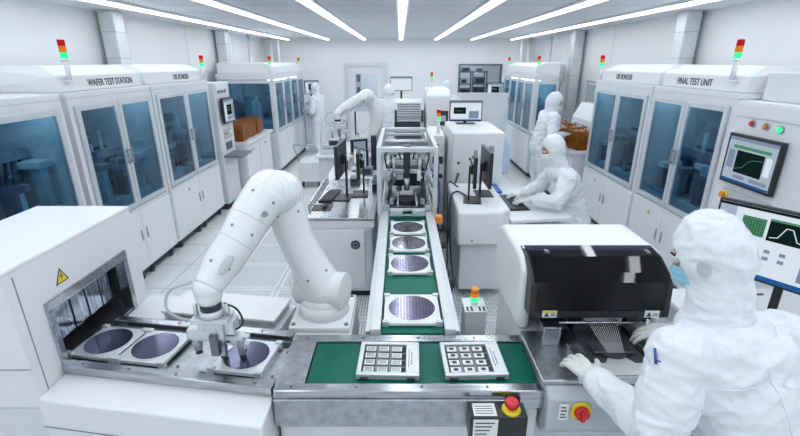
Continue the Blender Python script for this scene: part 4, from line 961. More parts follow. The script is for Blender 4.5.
# cabinet carrying that tower
r = thing('power_cabinet', 'narrow white cabinet with dark slots between the line and the lit monitor', 'cabinet', (.52, 6.2, 0))
g = G(); g.box(.42, .60, 5.85, 6.75, .05, 1.38, .012); g.build('body', 'white', r)
g = G(); g.box(.44, .58, 5.842, 5.85, 1.0, 1.1, .003); g.box(.44, .58, 5.842, 5.85, .8, .86, .003); g.cyl((.5, 5.85, 1.25), (.5, 5.835, 1.25), .018); g.cyl((.5, 5.85, 1.18), (.5, 5.835, 1.18), .018); g.build('slots', 'dark', r)
g = G(); g.box(.45, .57, 5.9, 6.7, 0, .05); g.build('plinth', 'dark', r)
for i, (x, y, w_, d_, z, h, mm, tx) in enumerate(((-.52, 5.95, .14, .12, .80, .12, 'mgrey', 'small dark grey instrument on the low white cabinet, near its edge'), (-.90, 6.3, .16, .2, .80, .16, 'grey', 'pale grey instrument box on the low white cabinet'),
        (-.62, 5.25, .12, .16, .88, .07, 'mgrey', 'flat grey unit at the far end of the steel topped desk'), (-1.24, 7.55, .2, .16, .9, .14, 'grey', 'grey box at the far edge of the distant robot work table'))):
    g = G(); g.box(x, x+w_, y, y+d_, z, z+h, .008); g.box(x+.02, x+w_-.02, y-.003, y, z+.02, z+h-.02, mi=1); g.cyl((x+w_*.5, y-.003, z+h*.5), (x+w_*.5, y-.012, z+h*.5), .01, seg=12, mi=1); single(g, 'instrument_box', [mm, 'dark'], tx, 'instrument', (x+w_/2, y+d_/2, z))
g = G(); g.box(.62, .76, 7.45, 7.7, 0, 1.1, .01); g.box(.63, .75, 7.44, 7.45, .9, 1.0, mi=1); g.box(.63, .75, 7.44, 7.45, .6, .75, mi=1); single(g, 'control_unit', ['mgrey', 'dark'], 'dark grey slotted unit standing in front of the tall white machine', 'unit', (.69, 7.57, 0))
# ------------------------------------------------------------------ machines further back
r = thing('white_machine', 'tall white machine with capped worker standing behind it, beside the far line machine', 'machine', (.85, 8.2, 0))
g = G(); g.prism([(7.8, .08), (7.8, 1.75), (7.95, 1.86), (8.7, 1.86), (8.7, .08)], 'x', .46, .88, 0, .03); g.build('body', 'white', r)
g = G(); g.box(.67, .84, 7.79, 7.80, 1.25, 1.5, .003); g.build('gauge_window', 'dark', r); g = G(); g.box(.67, .84, 7.78, 7.80, 1.05, 1.12, .003); g.build('feed_slot', 'dark', r)
g = G(); g.box(.7, .8, 7.785, 7.79, 1.32, 1.42); g.build('gauge_plate', 'grey', r)
g = G(); g.box(.5, .84, 7.85, 8.65, 0, .08); g.build('plinth', 'dark', r)
signal_tower('small signal tower on top of the tall white machine', (.56, 8.1, 1.86), s=.8)
g = G(); g.cyl((.55, 7.82, .9), (.55, 7.82, 1.6), .02, seg=12); single(g, 'support_post', 'dark', 'thin dark post next to the grey fronted line machine', 'post', (.55, 7.82, .9)) if False else g.bm.free()
r = thing('partition', 'low white partition panel beyond the lit monitor, under the back window', 'partition', (1.6, 8.9, 0))
g = G(); g.box(1.10, 2.18, 8.85, 8.92, 0, 1.66, .006); g.build('panel', 'white2', r)
g = G(); g.box(1.10, 2.18, 8.845, 8.925, 1.66, 1.69, .004); g.build('cap_rail', 'alu', r)
monitor('small wall screen with dark picture at the end of the station by the back window', (2.06, 9.9, 1.40), .12, .34, .28, .33, UI_PANEL, stand='foot')
r = thing('screen_pedestal', 'slim white pedestal holding the small screen at the back', 'pedestal', (2.06, 9.93, 0))
g = G(); g.box(1.89, 2.24, 9.8, 10.1, .0, 1.38, .01); g.box(1.87, 2.26, 9.78, 10.12, 1.38, 1.40, .004); g.build('column', 'white2', r)
# screen facing the back-wall worker, on its own stand
r = monitor('wide lit white screen held up behind the far line machine near the door', (.03, 10.3, 1.0), 0, .46, .28, .84, UI_W, stand='foot')
r = thing('rear_workbench', 'white bench with stacked instruments under the wide white screen', 'bench', (0, 10.4, 0))
g = G(); g.box(-.45, .55, 10.1, 10.9, .96, 1.0, .006); g.build('bench_top', 'white', r)
g = G(); g.box(-.42, .52, 10.14, 10.86, .06, .96, .006); g.build('body', 'white2', r)
g = G(); g.box(-.38, .48, 10.2, 10.8, 0, .06); g.build('plinth', 'dark', r)
for i, (x, w_, h, mm) in enumerate(((.20, .12, .22, 'mgrey'), (.34, .16, .3, 'grey'), (-.35, .16, .18, 'navy'))):
    g = G(); g.box(x, x+w_, 10.15, 10.5, 1.0, 1.0+h, .01); g.box(x+.02, x+w_-.02, 10.145, 10.15, 1.04, 1.0+h-.04, mi=1)
    single(g, 'instrument_box', [mm, 'dark'], 'small instrument box on the bench under the wide white screen', 'instrument', (x, 10.3, 1.0), 'instruments on the rear bench')
# screen on the far left station end
monitor('dark framed screen at the end of the far station, faced by the lone standing worker', (-2.31, 11.9, 1.30), PI/2-1.0, .36, .32, .38, UI_PANEL, stand='foot')
r = thing('screen_pedestal', 'slim white pedestal holding the screen the lone standing worker looks at', 'pedestal', (-2.31, 11.95, 0))
g = G(); g.box(-2.47, -2.14, 11.8, 12.1, 0, 1.28, .01); g.box(-2.48, -2.13, 11.79, 12.11, 1.28, 1.30, .004); g.build('column', 'white2', r)
g = G(); g.box(-2.44, -2.16, 11.65, 11.79, 1.0, 1.03, .004); g.build('shelf', 'mgrey', r)
# bench with the background robot
r = thing('robot_bench', 'white work table carrying the distant white robot arm', 'table', (-.9, 7.4, 0))
g = G(); g.box(-1.35, -.36, 6.85, 7.85, .86, .9, .008); g.build('table_top', 'white', r)
g = G(); g.box(-1.3, -.40, 6.9, 7.8, .06, .86, .006); g.build('body', 'white2', r)
g = G(); g.box(-1.27, -.43, 6.95, 7.75, 0, .06); g.build('plinth', 'dark', r)
robot('distant white robot arm bent over the work table near the door', (-.50, 7.35, .9),
      [(-.50, 7.35, 1.08), (-.42, 7.35, 1.25), (-.38, 7.35, 1.45), (-.44, 7.34, 1.65), (-.50, 7.32, 1.76)],
      [(-.53, 7.20, 1.80), (-.62, 7.15, 1.75), (-.75, 7.10, 1.68), (-.88, 7.05, 1.60), (-.98, 7.0, 1.53)],
      ([.13, .115, .105, .105, .105], [.10, .10, .095, .085, .065]), 0, None)
monitor('small dark monitor on the work table of the distant robot arm', (-.66, 7.0, .9), .5, .26, .18, .14, ['scrd', ('scrm', 'r', .1, .9, .1, .9)])
g = G(); g.box(-1.28, -1.02, 6.95, 7.3, .9, .98, .01); g.box(-1.26, -1.04, 6.97, 7.28, .98, .99, .003, 1); single(g, 'fixture_block', ['alu', 'mgrey'], 'grey fixture plate under the gripper of the distant robot arm', 'fixture', (-1.15, 7.1, .9))
# low monitor on desk in the aisle
r = thing('low_cabinet', 'low white cabinet between the steel topped desk and the distant robot table', 'cabinet', (-.75, 6.15, 0))
g = G(); g.box(-1.0, -.32, 5.85, 6.55, .05, .78, .01); g.box(-1.02, -.3, 5.83, 6.57, .78, .80, .004); g.build('body', 'white', r)
g = G(); g.box(-.98, -.34, 5.9, 6.5, 0, .05); g.build('plinth', 'dark', r)
monitor('dark monitor on the low white cabinet before the distant robot arm', (-.55, 6.2, .80), -PI/2+.7, .3, .24, .22, UI_PANEL)
g = G(); g.box(-.42, -.34, 6.3, 6.4, .8, 1.3, .006); single(g, 'black_column', 'dark', 'upright black bar on the low white cabinet next to the second frame', 'bar', (-.38, 6.35, .8))
# cleaning cart by the standing worker
r = thing('equipment_cart', 'low white cart on the floor in front of the distant robot table', 'cart', (-1.7, 8.5, 0))
g = G(); g.box(-1.95, -1.5, 8.2, 8.8, .12, .5, .02); g.build('tub', 'white', r)
g = G(); g.tube([(-1.92, 8.22, .5), (-1.98, 8.1, .85), (-1.55, 8.1, .85), (-1.53, 8.22, .5)], .012); g.build('push_handle', 'steel2', r)
for a in (-1.88, -1.57):
    for b in (8.27, 8.73):
        g = G(); g.cyl((a-.015, b, .06), (a+.015, b, .06), .06, seg=16); g.box(a-.008, a+.008, b-.02, b+.02, .06, .13); g.build('caster', 'dark', r)
# junction box with small signal light
r = thing('junction_box', 'small white post box with green lit signal light between the belt and the wire bonder', 'box', (.47, 2.4, 0))
g = G(); g.box(.40, .53, 2.32, 2.48, .03, .86, .006); g.build('column', 'white2', r)
g = G(); g.box(.38, .55, 2.30, 2.50, 0, .03, .004); g.build('foot_plate', 'dsteel', r)
g = G(); g.box(.395, .535, 2.315, 2.485, .8605, .87, .004); g.build('lid', 'white', r)
g = G()
for a in (.415, .44, .49, .515):
    for b in (2.335, 2.36): g.cyl((a, b, .87), (a, b, .876), .007, seg=10)
g.build('terminal', 'dark', r)
g = G(); g.cyl((.465, 2.41, .87), (.465, 2.41, .895), .020); g.build('lamp_base', 'white', r)
for z, mm, nm in ((.895, 'lgrn', 'green_lamp'), (.925, 'lamb', 'amber_lamp'), (.955, 'orange', 'lamp_cap')):
    g = G(); g.cyl((.465, 2.41, z), (.465, 2.41, z+.027), .026, seg=20); g.build(nm, mm, r)

# ------------------------------------------------------------------ wire bonder
r = thing('wire_bonder', 'white wire bonding machine with smoked black visor worked by the nearest suited person', 'machine', (1.0, 2.0, 0))
bx0, bx1 = .665, 1.335
g = G(); g.box(bx0, bx1, 1.72, 2.62, .06, .955, .012); g.build('body', 'white2', r)
g = G(); g.box(bx0+.05, bx1-.05, 1.78, 2.56, 0, .06); g.build('plinth', 'dark', r)
# white hood: big rounded shell open to the front
def hood_profile(o=0):
    return [(1.99+o, .956), (1.99+o, 1.10), (2.0+o, 1.305-o*.3), (2.08, 1.358-o), (2.16, 1.372-o), (2.48-o, 1.372-o), (2.58-o, 1.335-o), (2.62-o, 1.25), (2.62-o, .956)]
g = G(); P = hood_profile()
g.prism(P, 'x', bx0-.045, bx0+.02, 0, .028); g.prism(P, 'x', bx1-.02, bx1+.03, 0, .02); g.prism([(2.10, 1.342), (2.13, 1.376), (2.48, 1.376), (2.585, 1.335), (2.62, 1.25), (2.62, .956), (2.58, .956), (2.58, 1.24), (2.55, 1.305), (2.47, 1.342)], 'x', bx0-.02, bx1+.005, 0, .01); g.build('hood', 'white', r)
# visor shell
vs = [(2.16, 1.37), (2.05, 1.355), (1.965, 1.305), (1.925, 1.27), (1.91, 1.10)]
def visor(off): return [(y-off*.8, z+off) for y, z in vs]
g = G(); outer, inner = visor(.010), visor(.0)
prof = outer+list(reversed(inner)); g.prism(prof, 'x', bx0-.005, bx1-.005, 0, 0); v = g.build('visor', 'gdark', r)
g = G()
for xs in (bx0-.02, bx1-.02):
    poly = [(2.16, 1.376), (2.05, 1.363), (1.955, 1.313), (1.912, 1.27), (1.897, 1.095), (2.0, 1.095), (2.16, 1.12)]
    g.prism(poly, 'x', xs, xs+.028, 0, .004)
g.prism([(1.899, 1.095), (1.915, 1.095), (1.915, 1.13), (1.899, 1.13)], 'x', bx0, bx1, 0); g.build('visor_frame', 'black', v)
g = G(); g.box(.75, .77, 2.06, 2.10, 1.366, 1.380, .003); g.build('hinge', 'dsteel', v); g = G(); g.box(1.27, 1.29, 2.06, 2.10, 1.366, 1.380, .003); g.build('hinge', 'dsteel', v)
for i, x in enumerate((.745, 1.255)):
    g = G(); g.box(x-.036, x+.036, 1.8935, 1.897, 1.098, 1.136); g.prism([(x-.028, 1.104), (x-.002, 1.104), (x-.015, 1.130)], 'y', 1.8915, 1.8934, 1); g.box(x+.004, x+.03, 1.892, 1.8934, 1.108, 1.112, mi=1); g.box(x+.004, x+.03, 1.892, 1.8934, 1.118, 1.122, mi=1)
    if i == 0: g.box(x-.036, x+.036, 1.893, 1.8935, 1.125, 1.136, mi=2)
    g.build('warning_label', ['label', 'ink', 'yellow'], v)
# machinery inside, behind the visor
g = G(); g.box(.72, 1.30, 2.3, 2.55, .96, 1.31, .01, 1); g.box(.76, 1.28, 2.16, 2.24, 1.22, 1.28, .008, 0); g.box(.98, 1.10, 2.05, 2.3, 1.08, 1.30, .01, 1); g.box(1.0, 1.08, 2.0, 2.08, 1.0, 1.2, .008, 2)
g.cyl((1.04, 1.99, 1.10), (1.04, 1.99, 1.2), .04, seg=20, mi=0); g.box(.78, .86, 2.1, 2.3, 1.0, 1.22, .01, 1); g.box(1.2, 1.27, 2.1, 2.3, 1.0, 1.22, .01, 2); g.box(.80, 1.26, 2.02, 2.06, 1.02, 1.05, .005, 0)
for k in range(6): g.cyl((.82+.07*k, 2.12, .96), (.82+.07*k, 2.12, 1.14+.02*(k % 3)), .012, mi=0)
g.build('bond_head', ['steel2', 'mgrey', 'dark'], r)
# steel deck and work stage
g = G(); g.prism([(.635, 1.60), (1.30, 1.60), (1.38, 1.72), (1.38, 1.99), (.635, 1.99)], 'z', .935, .958, 0, .006); g.build('deck', 'steel2', r)
g = G(); g.box(.715, .80, 1.86, 1.97, .958, 1.06, .006); g.box(.71, .805, 1.855, 1.975, 1.06, 1.066, .002); g.build('side_block', 'steel', r)
g = G(); g.box(.82, .885, 1.67, 2.05, .958, .995, .005); g.build('guide_rail', 'steel', r); g = G(); g.box(1.17, 1.23, 1.67, 2.05, .958, .995, .005); g.build('guide_rail', 'steel', r)
g = G(); g.box(.886, 1.169, 1.68, 2.05, .958, .968); g.box(.90, 1.15, 1.95, 2.03, .968, 1.02, .006, 0); g.cyl((1.03, 1.80, .968), (1.03, 1.80, .985), .075, seg=28, sm=False); g.box(.93, 1.13, 1.76, 1.84, .985, .992, .003, 1); g.build('bond_stage', ['dark', 'dsteel'], r)
g = G(); g.prism([(.80, 1.60), (1.26, 1.60), (1.24, 1.70), (1.10, 1.70), (1.07, 1.745), (.99, 1.745), (.96, 1.70), (.82, 1.70)], 'z', .96, .978, 0, .004); g.box(.80, 1.26, 1.599, 1.615, .94, .978, .003); g.build('front_plate', 'alu', r)
g = G()
for k in range(13):
    t = k/12; a = V((.955+.15*t, 1.945, 1.06)); b = V((.995+.075*t, 1.755, .992)); g.tube([a, a.lerp(b, .5)+V((0, 0, -.004)), b], .0011, seg=4)
g.build('bonding_wires', 'label', r, kind='stuff')
g = G(); g.tube([(.80, 1.90, 1.065), (1.25, 1.90, 1.065)], .006); g.box(.93, 1.13, 1.925, 1.95, 1.03, 1.075, .003); g.cyl((1.245, 1.90, 1.0), (1.245, 1.90, 1.09), .012); g.cyl((1.255, 1.85, .99), (1.255, 1.85, 1.04), .016); g.build('wire_feed', 'steel', r)
g = G(); g.box(1.245, 1.36, 1.74, 1.88, .958, .985, .005); g.box(1.26, 1.33, 1.76, 1.80, .985, 1.0, .004); g.build('side_plate', 'alu', r)
g = G(); g.prism([(1.60, .934), (1.545, .90), (1.535, .74), (1.60, .66), (1.73, .66), (1.73, .934)], 'x', .655, 1.33, 0, .012); g.build('front_panel', 'grey', r)
g = G(); g.box(.70, .742, 1.532, 1.537, .80, .885, .001)
for k, (z, w_) in enumerate(((.868, .02), (.85, .026), (.83, .022), (.815, .026))): g.box(.708, .708+w_, 1.5305, 1.532, z, z+.006, mi=1)
g.build('panel_label', ['label', 'ink'], r)
g = G(); g.cyl((.80, 1.541, .845), (.80, 1.531, .845), .047, seg=30, mi=0, sm=False); g.cyl((.80, 1.531, .845), (.80, 1.512, .845), .033, .031, seg=28, mi=1); g.box(.791, .809, 1.50, 1.512, .815, .875, .004, 1); g.build('rotary_switch', ['yellow', 'red'], r)
# ------------------------------------------------------------------ desk and screen beside the nearest person
r = thing('side_desk', 'pale grey desk carrying keyboard and big screen beside the nearest suited person', 'desk', (2.2, 2.1, 0))
g = G(); g.prism([(1.78, 1.78), (2.25, 1.60), (2.72, 1.60), (2.72, 2.70), (1.78, 2.70)], 'z', .79, .82, 0, .005); g.build('desk_top', 'white2', r)
for x, y in ((1.84, 1.90), (2.66, 1.68), (1.84, 2.64), (2.66, 2.64)):
    g = G(); g.box(x-.025, x+.025, y-.025, y+.025, 0, .789, .004); g.build('leg', 'alu', r)
g = G(); g.box(1.82, 2.68, 2.60, 2.63, .4, .789, .004); g.build('modesty_panel', 'white2', r)
monitor('large bright screen with green grid and white peak graph beside the nearest suited person', (2.17, 2.24, .82), -.97, .72, .42, .49, UI_BIG)
keyboard('black keyboard in pale grey tray beside the nearest suited person', (2.05, 1.86, .8205), -.5, .44, .15)
g = G(); g.curve([(2.16, 2.30, 1.0), (2.05, 2.36, .95), (1.98, 2.32, .84), (2.1, 2.5, .83)], .006, 0, n=8); single(g, 'cable', 'dark', 'thin dark cable hanging under the large bright screen', 'cable', (2.1, 2.35, .83))
# ------------------------------------------------------------------ people
from mathutils.bvhtree import BVHTree
def rc(g, a, b, ra, rb, n=16):
    """Tapered limb segment with round ends (to be fused by a voxel remesh)."""
    a, b = V(a), V(b); g.cyl(a, b, ra, rb, n); g.sph(a, ra, seg=n); g.sph(b, rb, seg=n)
def fuse(g, voxel, smooth=4, disp=None, cut=None, solid=0):
    me = bpy.data.meshes.new('t'); g.bm.to_mesh(me); g.bm.free()
    o = bpy.data.objects.new('t', me); C.objects.link(o)
    m = o.modifiers.new('r', 'REMESH'); m.mode = 'VOXEL'; m.voxel_size = voxel
    m = o.modifiers.new('s', 'SMOOTH'); m.factor = .5; m.iterations = smooth
    me2 = bpy.data.meshes.new_from_object(o.evaluated_get(bpy.context.evaluated_depsgraph_get()))
    bpy.data.objects.remove(o); bpy.data.meshes.remove(me)
    g2 = G(); g2.bm.from_mesh(me2); bpy.data.meshes.remove(me2)
    if disp:
        g2.bm.normal_update()
        ds = [(v, v.normal.copy()*disp(v.co)) for v in g2.bm.verts]
        for v, d in ds: v.co += d
    if cut:
        bmesh.ops.delete(g2.bm, geom=[v for v in g2.bm.verts if cut(v.co)], context='VERTS')
    for f in g2.bm.faces: f.smooth = True
    g2.bm.normal_update(); return g2
def folds(amp, seed, fr=7.0):
    s = V((seed*3.1, seed*1.7, seed*.9))
    def f(p):
        q = V((p.x*1.0, p.y*1.0, p.z*1.6))*fr + s
        w = noise.noise_vector(q*.5)*.9
        n = 1-abs(noise.noise(q+w))*2.2
        n2 = 1-abs(noise.noise(q*2.3+w*1.5+V((5, 2, 7))))*2
        return amp*(max(n, -.6)*.75 + n2*.35 - .35)
    return f
def hand(w, f, n, left, voxel=.0035, curl=.5, size=1.0, spread=1.0, cuff=.07):
    w, f, n = V(w), V(f).normalized(), V(n).normalized(); n = (n-f*n.dot(f)).normalized(); s = f.cross(n)
    if left: s = -s
    z = size; g = G()
    # s points to the thumb side
    rc(g, w-f*cuff, w+f*.005, .034*z, .030*z); rc(g, w, w+f*.03*z, .029*z, .024*z)
    offs = (.031, .0105, -.0105, -.030)
    for k, o in enumerate(offs):
        kn = w+f*(.093-.004*abs(k-1))*z+s*o*z
        rc(g, w+f*.022*z+s*o*.55*z, kn, .0165*z, .0125*z, 12)
        L = (.070, .079, .074, .058)[k]*z; d = (f+s*(.10*(1.2-k))*spread).normalized(); p = kn
        ax = d.cross(n); c = curl*(.9+.08*k)
        for j, (q, rr) in enumerate(((.44, .0098), (.31, .0092), (.25, .0086))):
            a = c*(.55 if j == 0 else 1.0); d = (Matrix.Rotation(a, 3, ax) @ d).normalized()
            e = p+d*L*q; rc(g, p, e, (rr+.0006)*z, rr*z, 10); p = e
    # thumb leaves the side of the palm near its base
    p = w+f*.028*z+s*.026*z; d = (f*.62+s*.72+n*.25).normalized()
    e = p+d*.042*z; rc(g, p, e, .0165*z, .0125*z, 12); d = (d+f*.35+n*.25*curl*2).normalized(); p = e; e = p+d*.034*z; rc(g, p, e, .0118*z, .0108*z, 10)
    d = (d+f*.3-s*.1+n*.3*curl).normalized(); rc(g, e, e+d*.024*z, .0106*z, .0092*z, 10)
    return fuse(g, voxel, 3)
def stand(x, y, yaw, H=1.75, lean=0, armL=None, armR=None, z0=0):
    F = V((math.cos(yaw), math.sin(yaw), 0)); Lf = V((-F.y, F.x, 0)); k = H/1.75; U = V((0, 0, 1)); b = V((x, y, z0))
    J = dict(F=F, Lf=Lf, pelvis=b+U*.98*k, chest=b+U*1.30*k+F*lean*.5, neck=b+U*1.48*k+F*lean*.8, head=b+U*1.63*k+F*(lean+.02))
    for s, q in ((1, 'L'), (-1, 'R')):
        J['sh'+q] = b+U*1.42*k+Lf*s*.18*k+F*lean*.7
        J['hip'+q] = b+U*.93*k+Lf*s*.09*k; J['kn'+q] = b+U*.51*k+Lf*s*.11*k+F*.03; J['an'+q] = b+U*.10*k+Lf*s*.12*k-F*.02
        arm = armL if s > 0 else armR
        wr = V(arm) if arm else b+U*.88*k+Lf*s*.26*k+F*.10
        J['wr'+q] = wr; sh = J['sh'+q]; mid = (sh+wr)/2; d = wr-sh; L = .30*k; h = math.sqrt(max(L*L-(d.length/2)**2, .0009))
        drop = (-U*1.0+Lf*s*.45-F*.35); drop = (drop-d.normalized()*drop.dot(d.normalized())).normalized(); J['el'+q] = mid+drop*h
    return J
def person(label, J, face, maskm='maskw', vox=.014, detail=1, handdir=None, curl=(.45, .45), seed=1, legs=True, k=1.0, sit=False, suit_patch=False):
    r = thing('person', label, 'person', (J['anL'].x*.5+J['anR'].x*.5, J['anL'].y*.5+J['anR'].y*.5, min(J['anL'].z, J['anR'].z)-.1))
    F, Lf = J['F'], J['Lf']; R3 = Matrix((F, Lf, V((0, 0, 1)))).transposed()
    H = J['head']; f = V(face).normalized(); sd = V((0, 0, 1)).cross(f).normalized(); u = f.cross(sd).normalized(); RH = Matrix((f, sd, u)).transposed()
    # body: one surface with head, face and limbs, under the clothing
    g = G(); hv = max(.006, vox*.45)
    g.sph(H+u*.02, (.092*k, .075*k, .105*k), seg=24, rot=RH); g.sph(H+f*.03*k-u*.055*k, (.058*k, .052*k, .055*k), seg=16, rot=RH)
    rc(g, H+f*.088*k+u*.012*k, H+f*.106*k-u*.022*k, .008*k, .0135*k, 10)           # nose
    for s in (-1, 1):
        g.sph(H+sd*s*.074*k-u*.005, (.018*k, .009*k, .03*k), seg=10, rot=RH); rc(g, H+f*.082*k+sd*s*.018*k+u*.034*k, H+f*.07*k+sd*s*.045*k+u*.032*k, .009*k, .007*k, 8)
    rc(g, H+f*.083*k+sd*.02*k-u*.052*k, H+f*.083*k-sd*.02*k-u*.052*k, .008*k, .008*k, 8)
    rc(g, J['neck'], H-u*.03, .052*k, .05*k); rc(g, J['chest'], J['neck'], .08*k, .05*k)
    g.sph(J['chest'], (.09*k, .13*k, .15*k), rot=R3); rc(g, J['pelvis'], J['chest'], .10*k, .10*k)
    for q in 'LR':
        rc(g, J['neck']-V((0, 0, .04)), J['sh'+q], .05*k, .045*k); rc(g, J['sh'+q], J['el'+q], .042*k, .034*k); rc(g, J['el'+q], J['wr'+q], .034*k, .024*k)
        rc(g, J['pelvis'], J['hip'+q], .09*k, .08*k); rc(g, J['hip'+q], J['kn'+q], .07*k, .048*k); rc(g, J['kn'+q], J['an'+q], .045*k, .03*k)
    fuse(g, hv, 2).build('body', 'skin', r)
    for s in (-1, 1):
        g = G(); c = H+f*.083*k+sd*s*.031*k+u*.016*k; g.sph(c, .0115*k, seg=12); g.sph(c+f*.0065*k, (.0055*k, .0055*k, .0055*k), mi=1, seg=8); g.build('eye', ['eye', 'hair'], r)
        g = G(); g.tube([H+f*.097*k+sd*s*.016*k+u*.036*k, H+f*.094*k+sd*s*.032*k+u*.040*k, H+f*.080*k+sd*s*.050*k+u*.034*k], .0035*k, seg=6); g.build('eyebrow', 'hair', r)
    # coverall
    g = G()
    g.sph(J['chest']+V((0, 0, .0)), (.135*k, .195*k, .20*k), seg=24, rot=R3); rc(g, J['pelvis'], J['chest'], .165*k, .150*k, 24); g.sph(J['pelvis'], (.15*k, .18*k, .16*k), seg=24, rot=R3)
    nk = J['neck']; rc(g, J['chest']+V((0, 0, .06)), nk, .13*k, .075*k, 20)
    for q in 'LR':
        sh, el, wr = J['sh'+q], J['el'+q], J['wr'+q]
        rc(g, nk-V((0, 0, .05)), sh, .075*k, .078*k, 18); bg = 1.16 if detail > 1 else 1.05; rc(g, sh, el, .080*k*bg, .068*k*bg, 18); wd = (wr-el).normalized(); rc(g, el, wr-wd*.05, .068*k*bg, .045*k*bg, 18); rc(g, wr-wd*.05, wr-wd*.02, .040*k, .036*k, 14)
        rc(g, sh, J['chest'], .085*k, .12*k, 16)
        if legs:
            rc(g, J['pelvis'], J['hip'+q], .13*k, .115*k, 18); rc(g, J['hip'+q], J['kn'+q], .105*k, .078*k, 18); rc(g, J['kn'+q], J['an'+q], .078*k, .062*k, 18)
    gc = fuse(g, vox, 5, folds(.012 if detail < 2 else .017, seed, 9 if detail < 2 else 6.5)); bv = BVHTree.FromBMesh(gc.bm); cov = gc.build('coverall', 'suit', r)
    # hood with a face opening
    g = G()
    g.sph(H+u*.018*k-f*.016*k, (.110*k, .102*k, .138*k), seg=28, rot=RH); g.sph(H-u*.07*k, (.088*k, .088*k, .085*k), seg=20, rot=RH); rc(g, H-u*.07*k-f*.01, nk+V((0, 0, .01)), .088*k, .092*k, 20); rc(g, nk, nk-V((0, 0, .045)), .095*k, .11*k, 20)
    def cut(p):
        d = p-(H+f*.02*k); a, b, c = d.dot(sd)/k, d.dot(u)/k, d.dot(f)/k
        return c > .02 and (a/.070)**2+((b-(.006))/.068)**2 < 1
    gh = fuse(g, max(.007, vox*.6), 4, folds(.006 if detail < 2 else .010, seed+5, 9), cut); bh = BVHTree.FromBMesh(gh.bm)
    for e in [e for e in gh.bm.edges if e.is_boundary]: pass
    hd = gh.build('hood', 'suit', r)
    m = hd.modifiers.new('thickness', 'SOLIDIFY'); m.thickness = .004; m.offset = -1
    # mask
    g = G(); rows = []; na, nb = 18, 10
    for i in range(nb+1):
        b = i/nb; el_ = -.088+.080*b; row = []
        for j in range(na+1):
            az = (j/na-.5)*2.2; nose = math.exp(-(az*3.2)**2)*(.018 if b > .35 else .008+.02*b); rad = (.085+.008*math.sin(b*PI)+(.004*math.sin(b*PI*6) if detail > 1 else 0))*k
            rad *= (1 if b > .3 else .84+.16*b/.3)
            row.append(g.bm.verts.new(H+f*(math.cos(az)*rad+nose*k+.012*k)+sd*math.sin(az)*rad*.83+u*el_*k))
        rows.append(row)
    for a, b in zip(rows, rows[1:]):
        for j in range(na): fc = g.bm.faces.new((a[j], a[j+1], b[j+1], b[j])); fc.smooth = True
    mk = g.build('face_mask', maskm, r); m = mk.modifiers.new('thickness', 'SOLIDIFY'); m.thickness = .003
    # gloves and shoe covers
    for i, q in enumerate('LR'):
        el, wr = J['el'+q], J['wr'+q]; hf, hn = (handdir or {}).get(q, (None, None)); d = (wr-el).normalized()
        if hf is None: hf = d; hn = V((0, 0, -1)) if abs(d.z) < .8 else F
        hand(wr, hf, hn, q == 'L', max(.0035, vox*.28), curl[i], k*(1.12 if detail > 1 else 1), cuff=.05).build('glove', 'glove', r)
        if legs:
            g = G(); a = J['an'+q]; rc(g, a+V((0, 0, .06)), a-V((0, 0, .02)), .062*k, .052*k, 14); rc(g, a-V((0, 0, .05)), a-V((0, 0, .055))+F*.15, .045, .040, 14)
            gg = fuse(g, .012, 3); 
            for v in gg.bm.verts: v.co.z = max(v.co.z, a.z-.1+.002)
            gg.build('shoe_cover', 'maskw', r)
    if detail > 1:
        # stitched seams laid on the cloth: centre back, yoke, hood seams and collar, found by casting on the surface
        def seam(tree, org, dirs, rad, parent, mm='suit'):
            pts = []
            for o, d in zip(org, dirs):
                h = tree.ray_cast(o, d)
                if h[0] is not None: pts.append(h[0]+h[1]*.0008)
            if len(pts) > 2:
                g = G(); g.tube(pts, rad, seg=6); g.build('seam', mm, parent)
        ch, pv = J['chest'], J['pelvis']
        seam(bv, [nk.lerp(pv, t)-F*.6-V((0, 0, .05)) for t in [i/30 for i in range(31)]], [F]*31, .0022, cov)
        for s in (-1, 1):
            seam(bv, [nk.lerp(ch, .55)+Lf*s*(.02+.16*t)-F*.6-V((0, 0, .05*t)) for t in [i/12 for i in range(13)]], [F]*13, .0018, cov)
        seam(bh, [H+RH @ (V((math.cos(a), 0, math.sin(a)))*.4) for a in [1.0+i*.09 for i in range(26)]], [-(RH @ V((math.cos(a), 0, math.sin(a)))) for a in [1.0+i*.09 for i in range(26)]], .0018, hd)
        # ear panel on the camera side of the hood
        c = H-u*.005+sd*.5; h = bh.ray_cast(c, -sd)
        if h[0]:
            p, nn = h[0], h[1]; t1 = u.cross(nn).normalized(); t2 = nn.cross(t1).normalized(); g = G(); q = [g.bm.verts.new(p+nn*.006)]; ring = []
            for a in range(24):
                an = 2*PI*a/24; o = p+t1*.022*math.cos(an)*(1 if math.cos(an) > 0 else .85)+t2*.028*math.sin(an); hh = bh.ray_cast(o+nn*.05, -nn); ring.append(g.bm.verts.new((hh[0] if hh[0] else o)+nn*.0045))
            for a in range(24): g.bm.faces.new((q[0], ring[a], ring[(a+1) % 24]))
            bmesh.ops.recalc_face_normals(g.bm, faces=g.bm.faces); g.build('ear_panel', 'grey', hd)
    return r, bv
U = V((0, 0, 1))
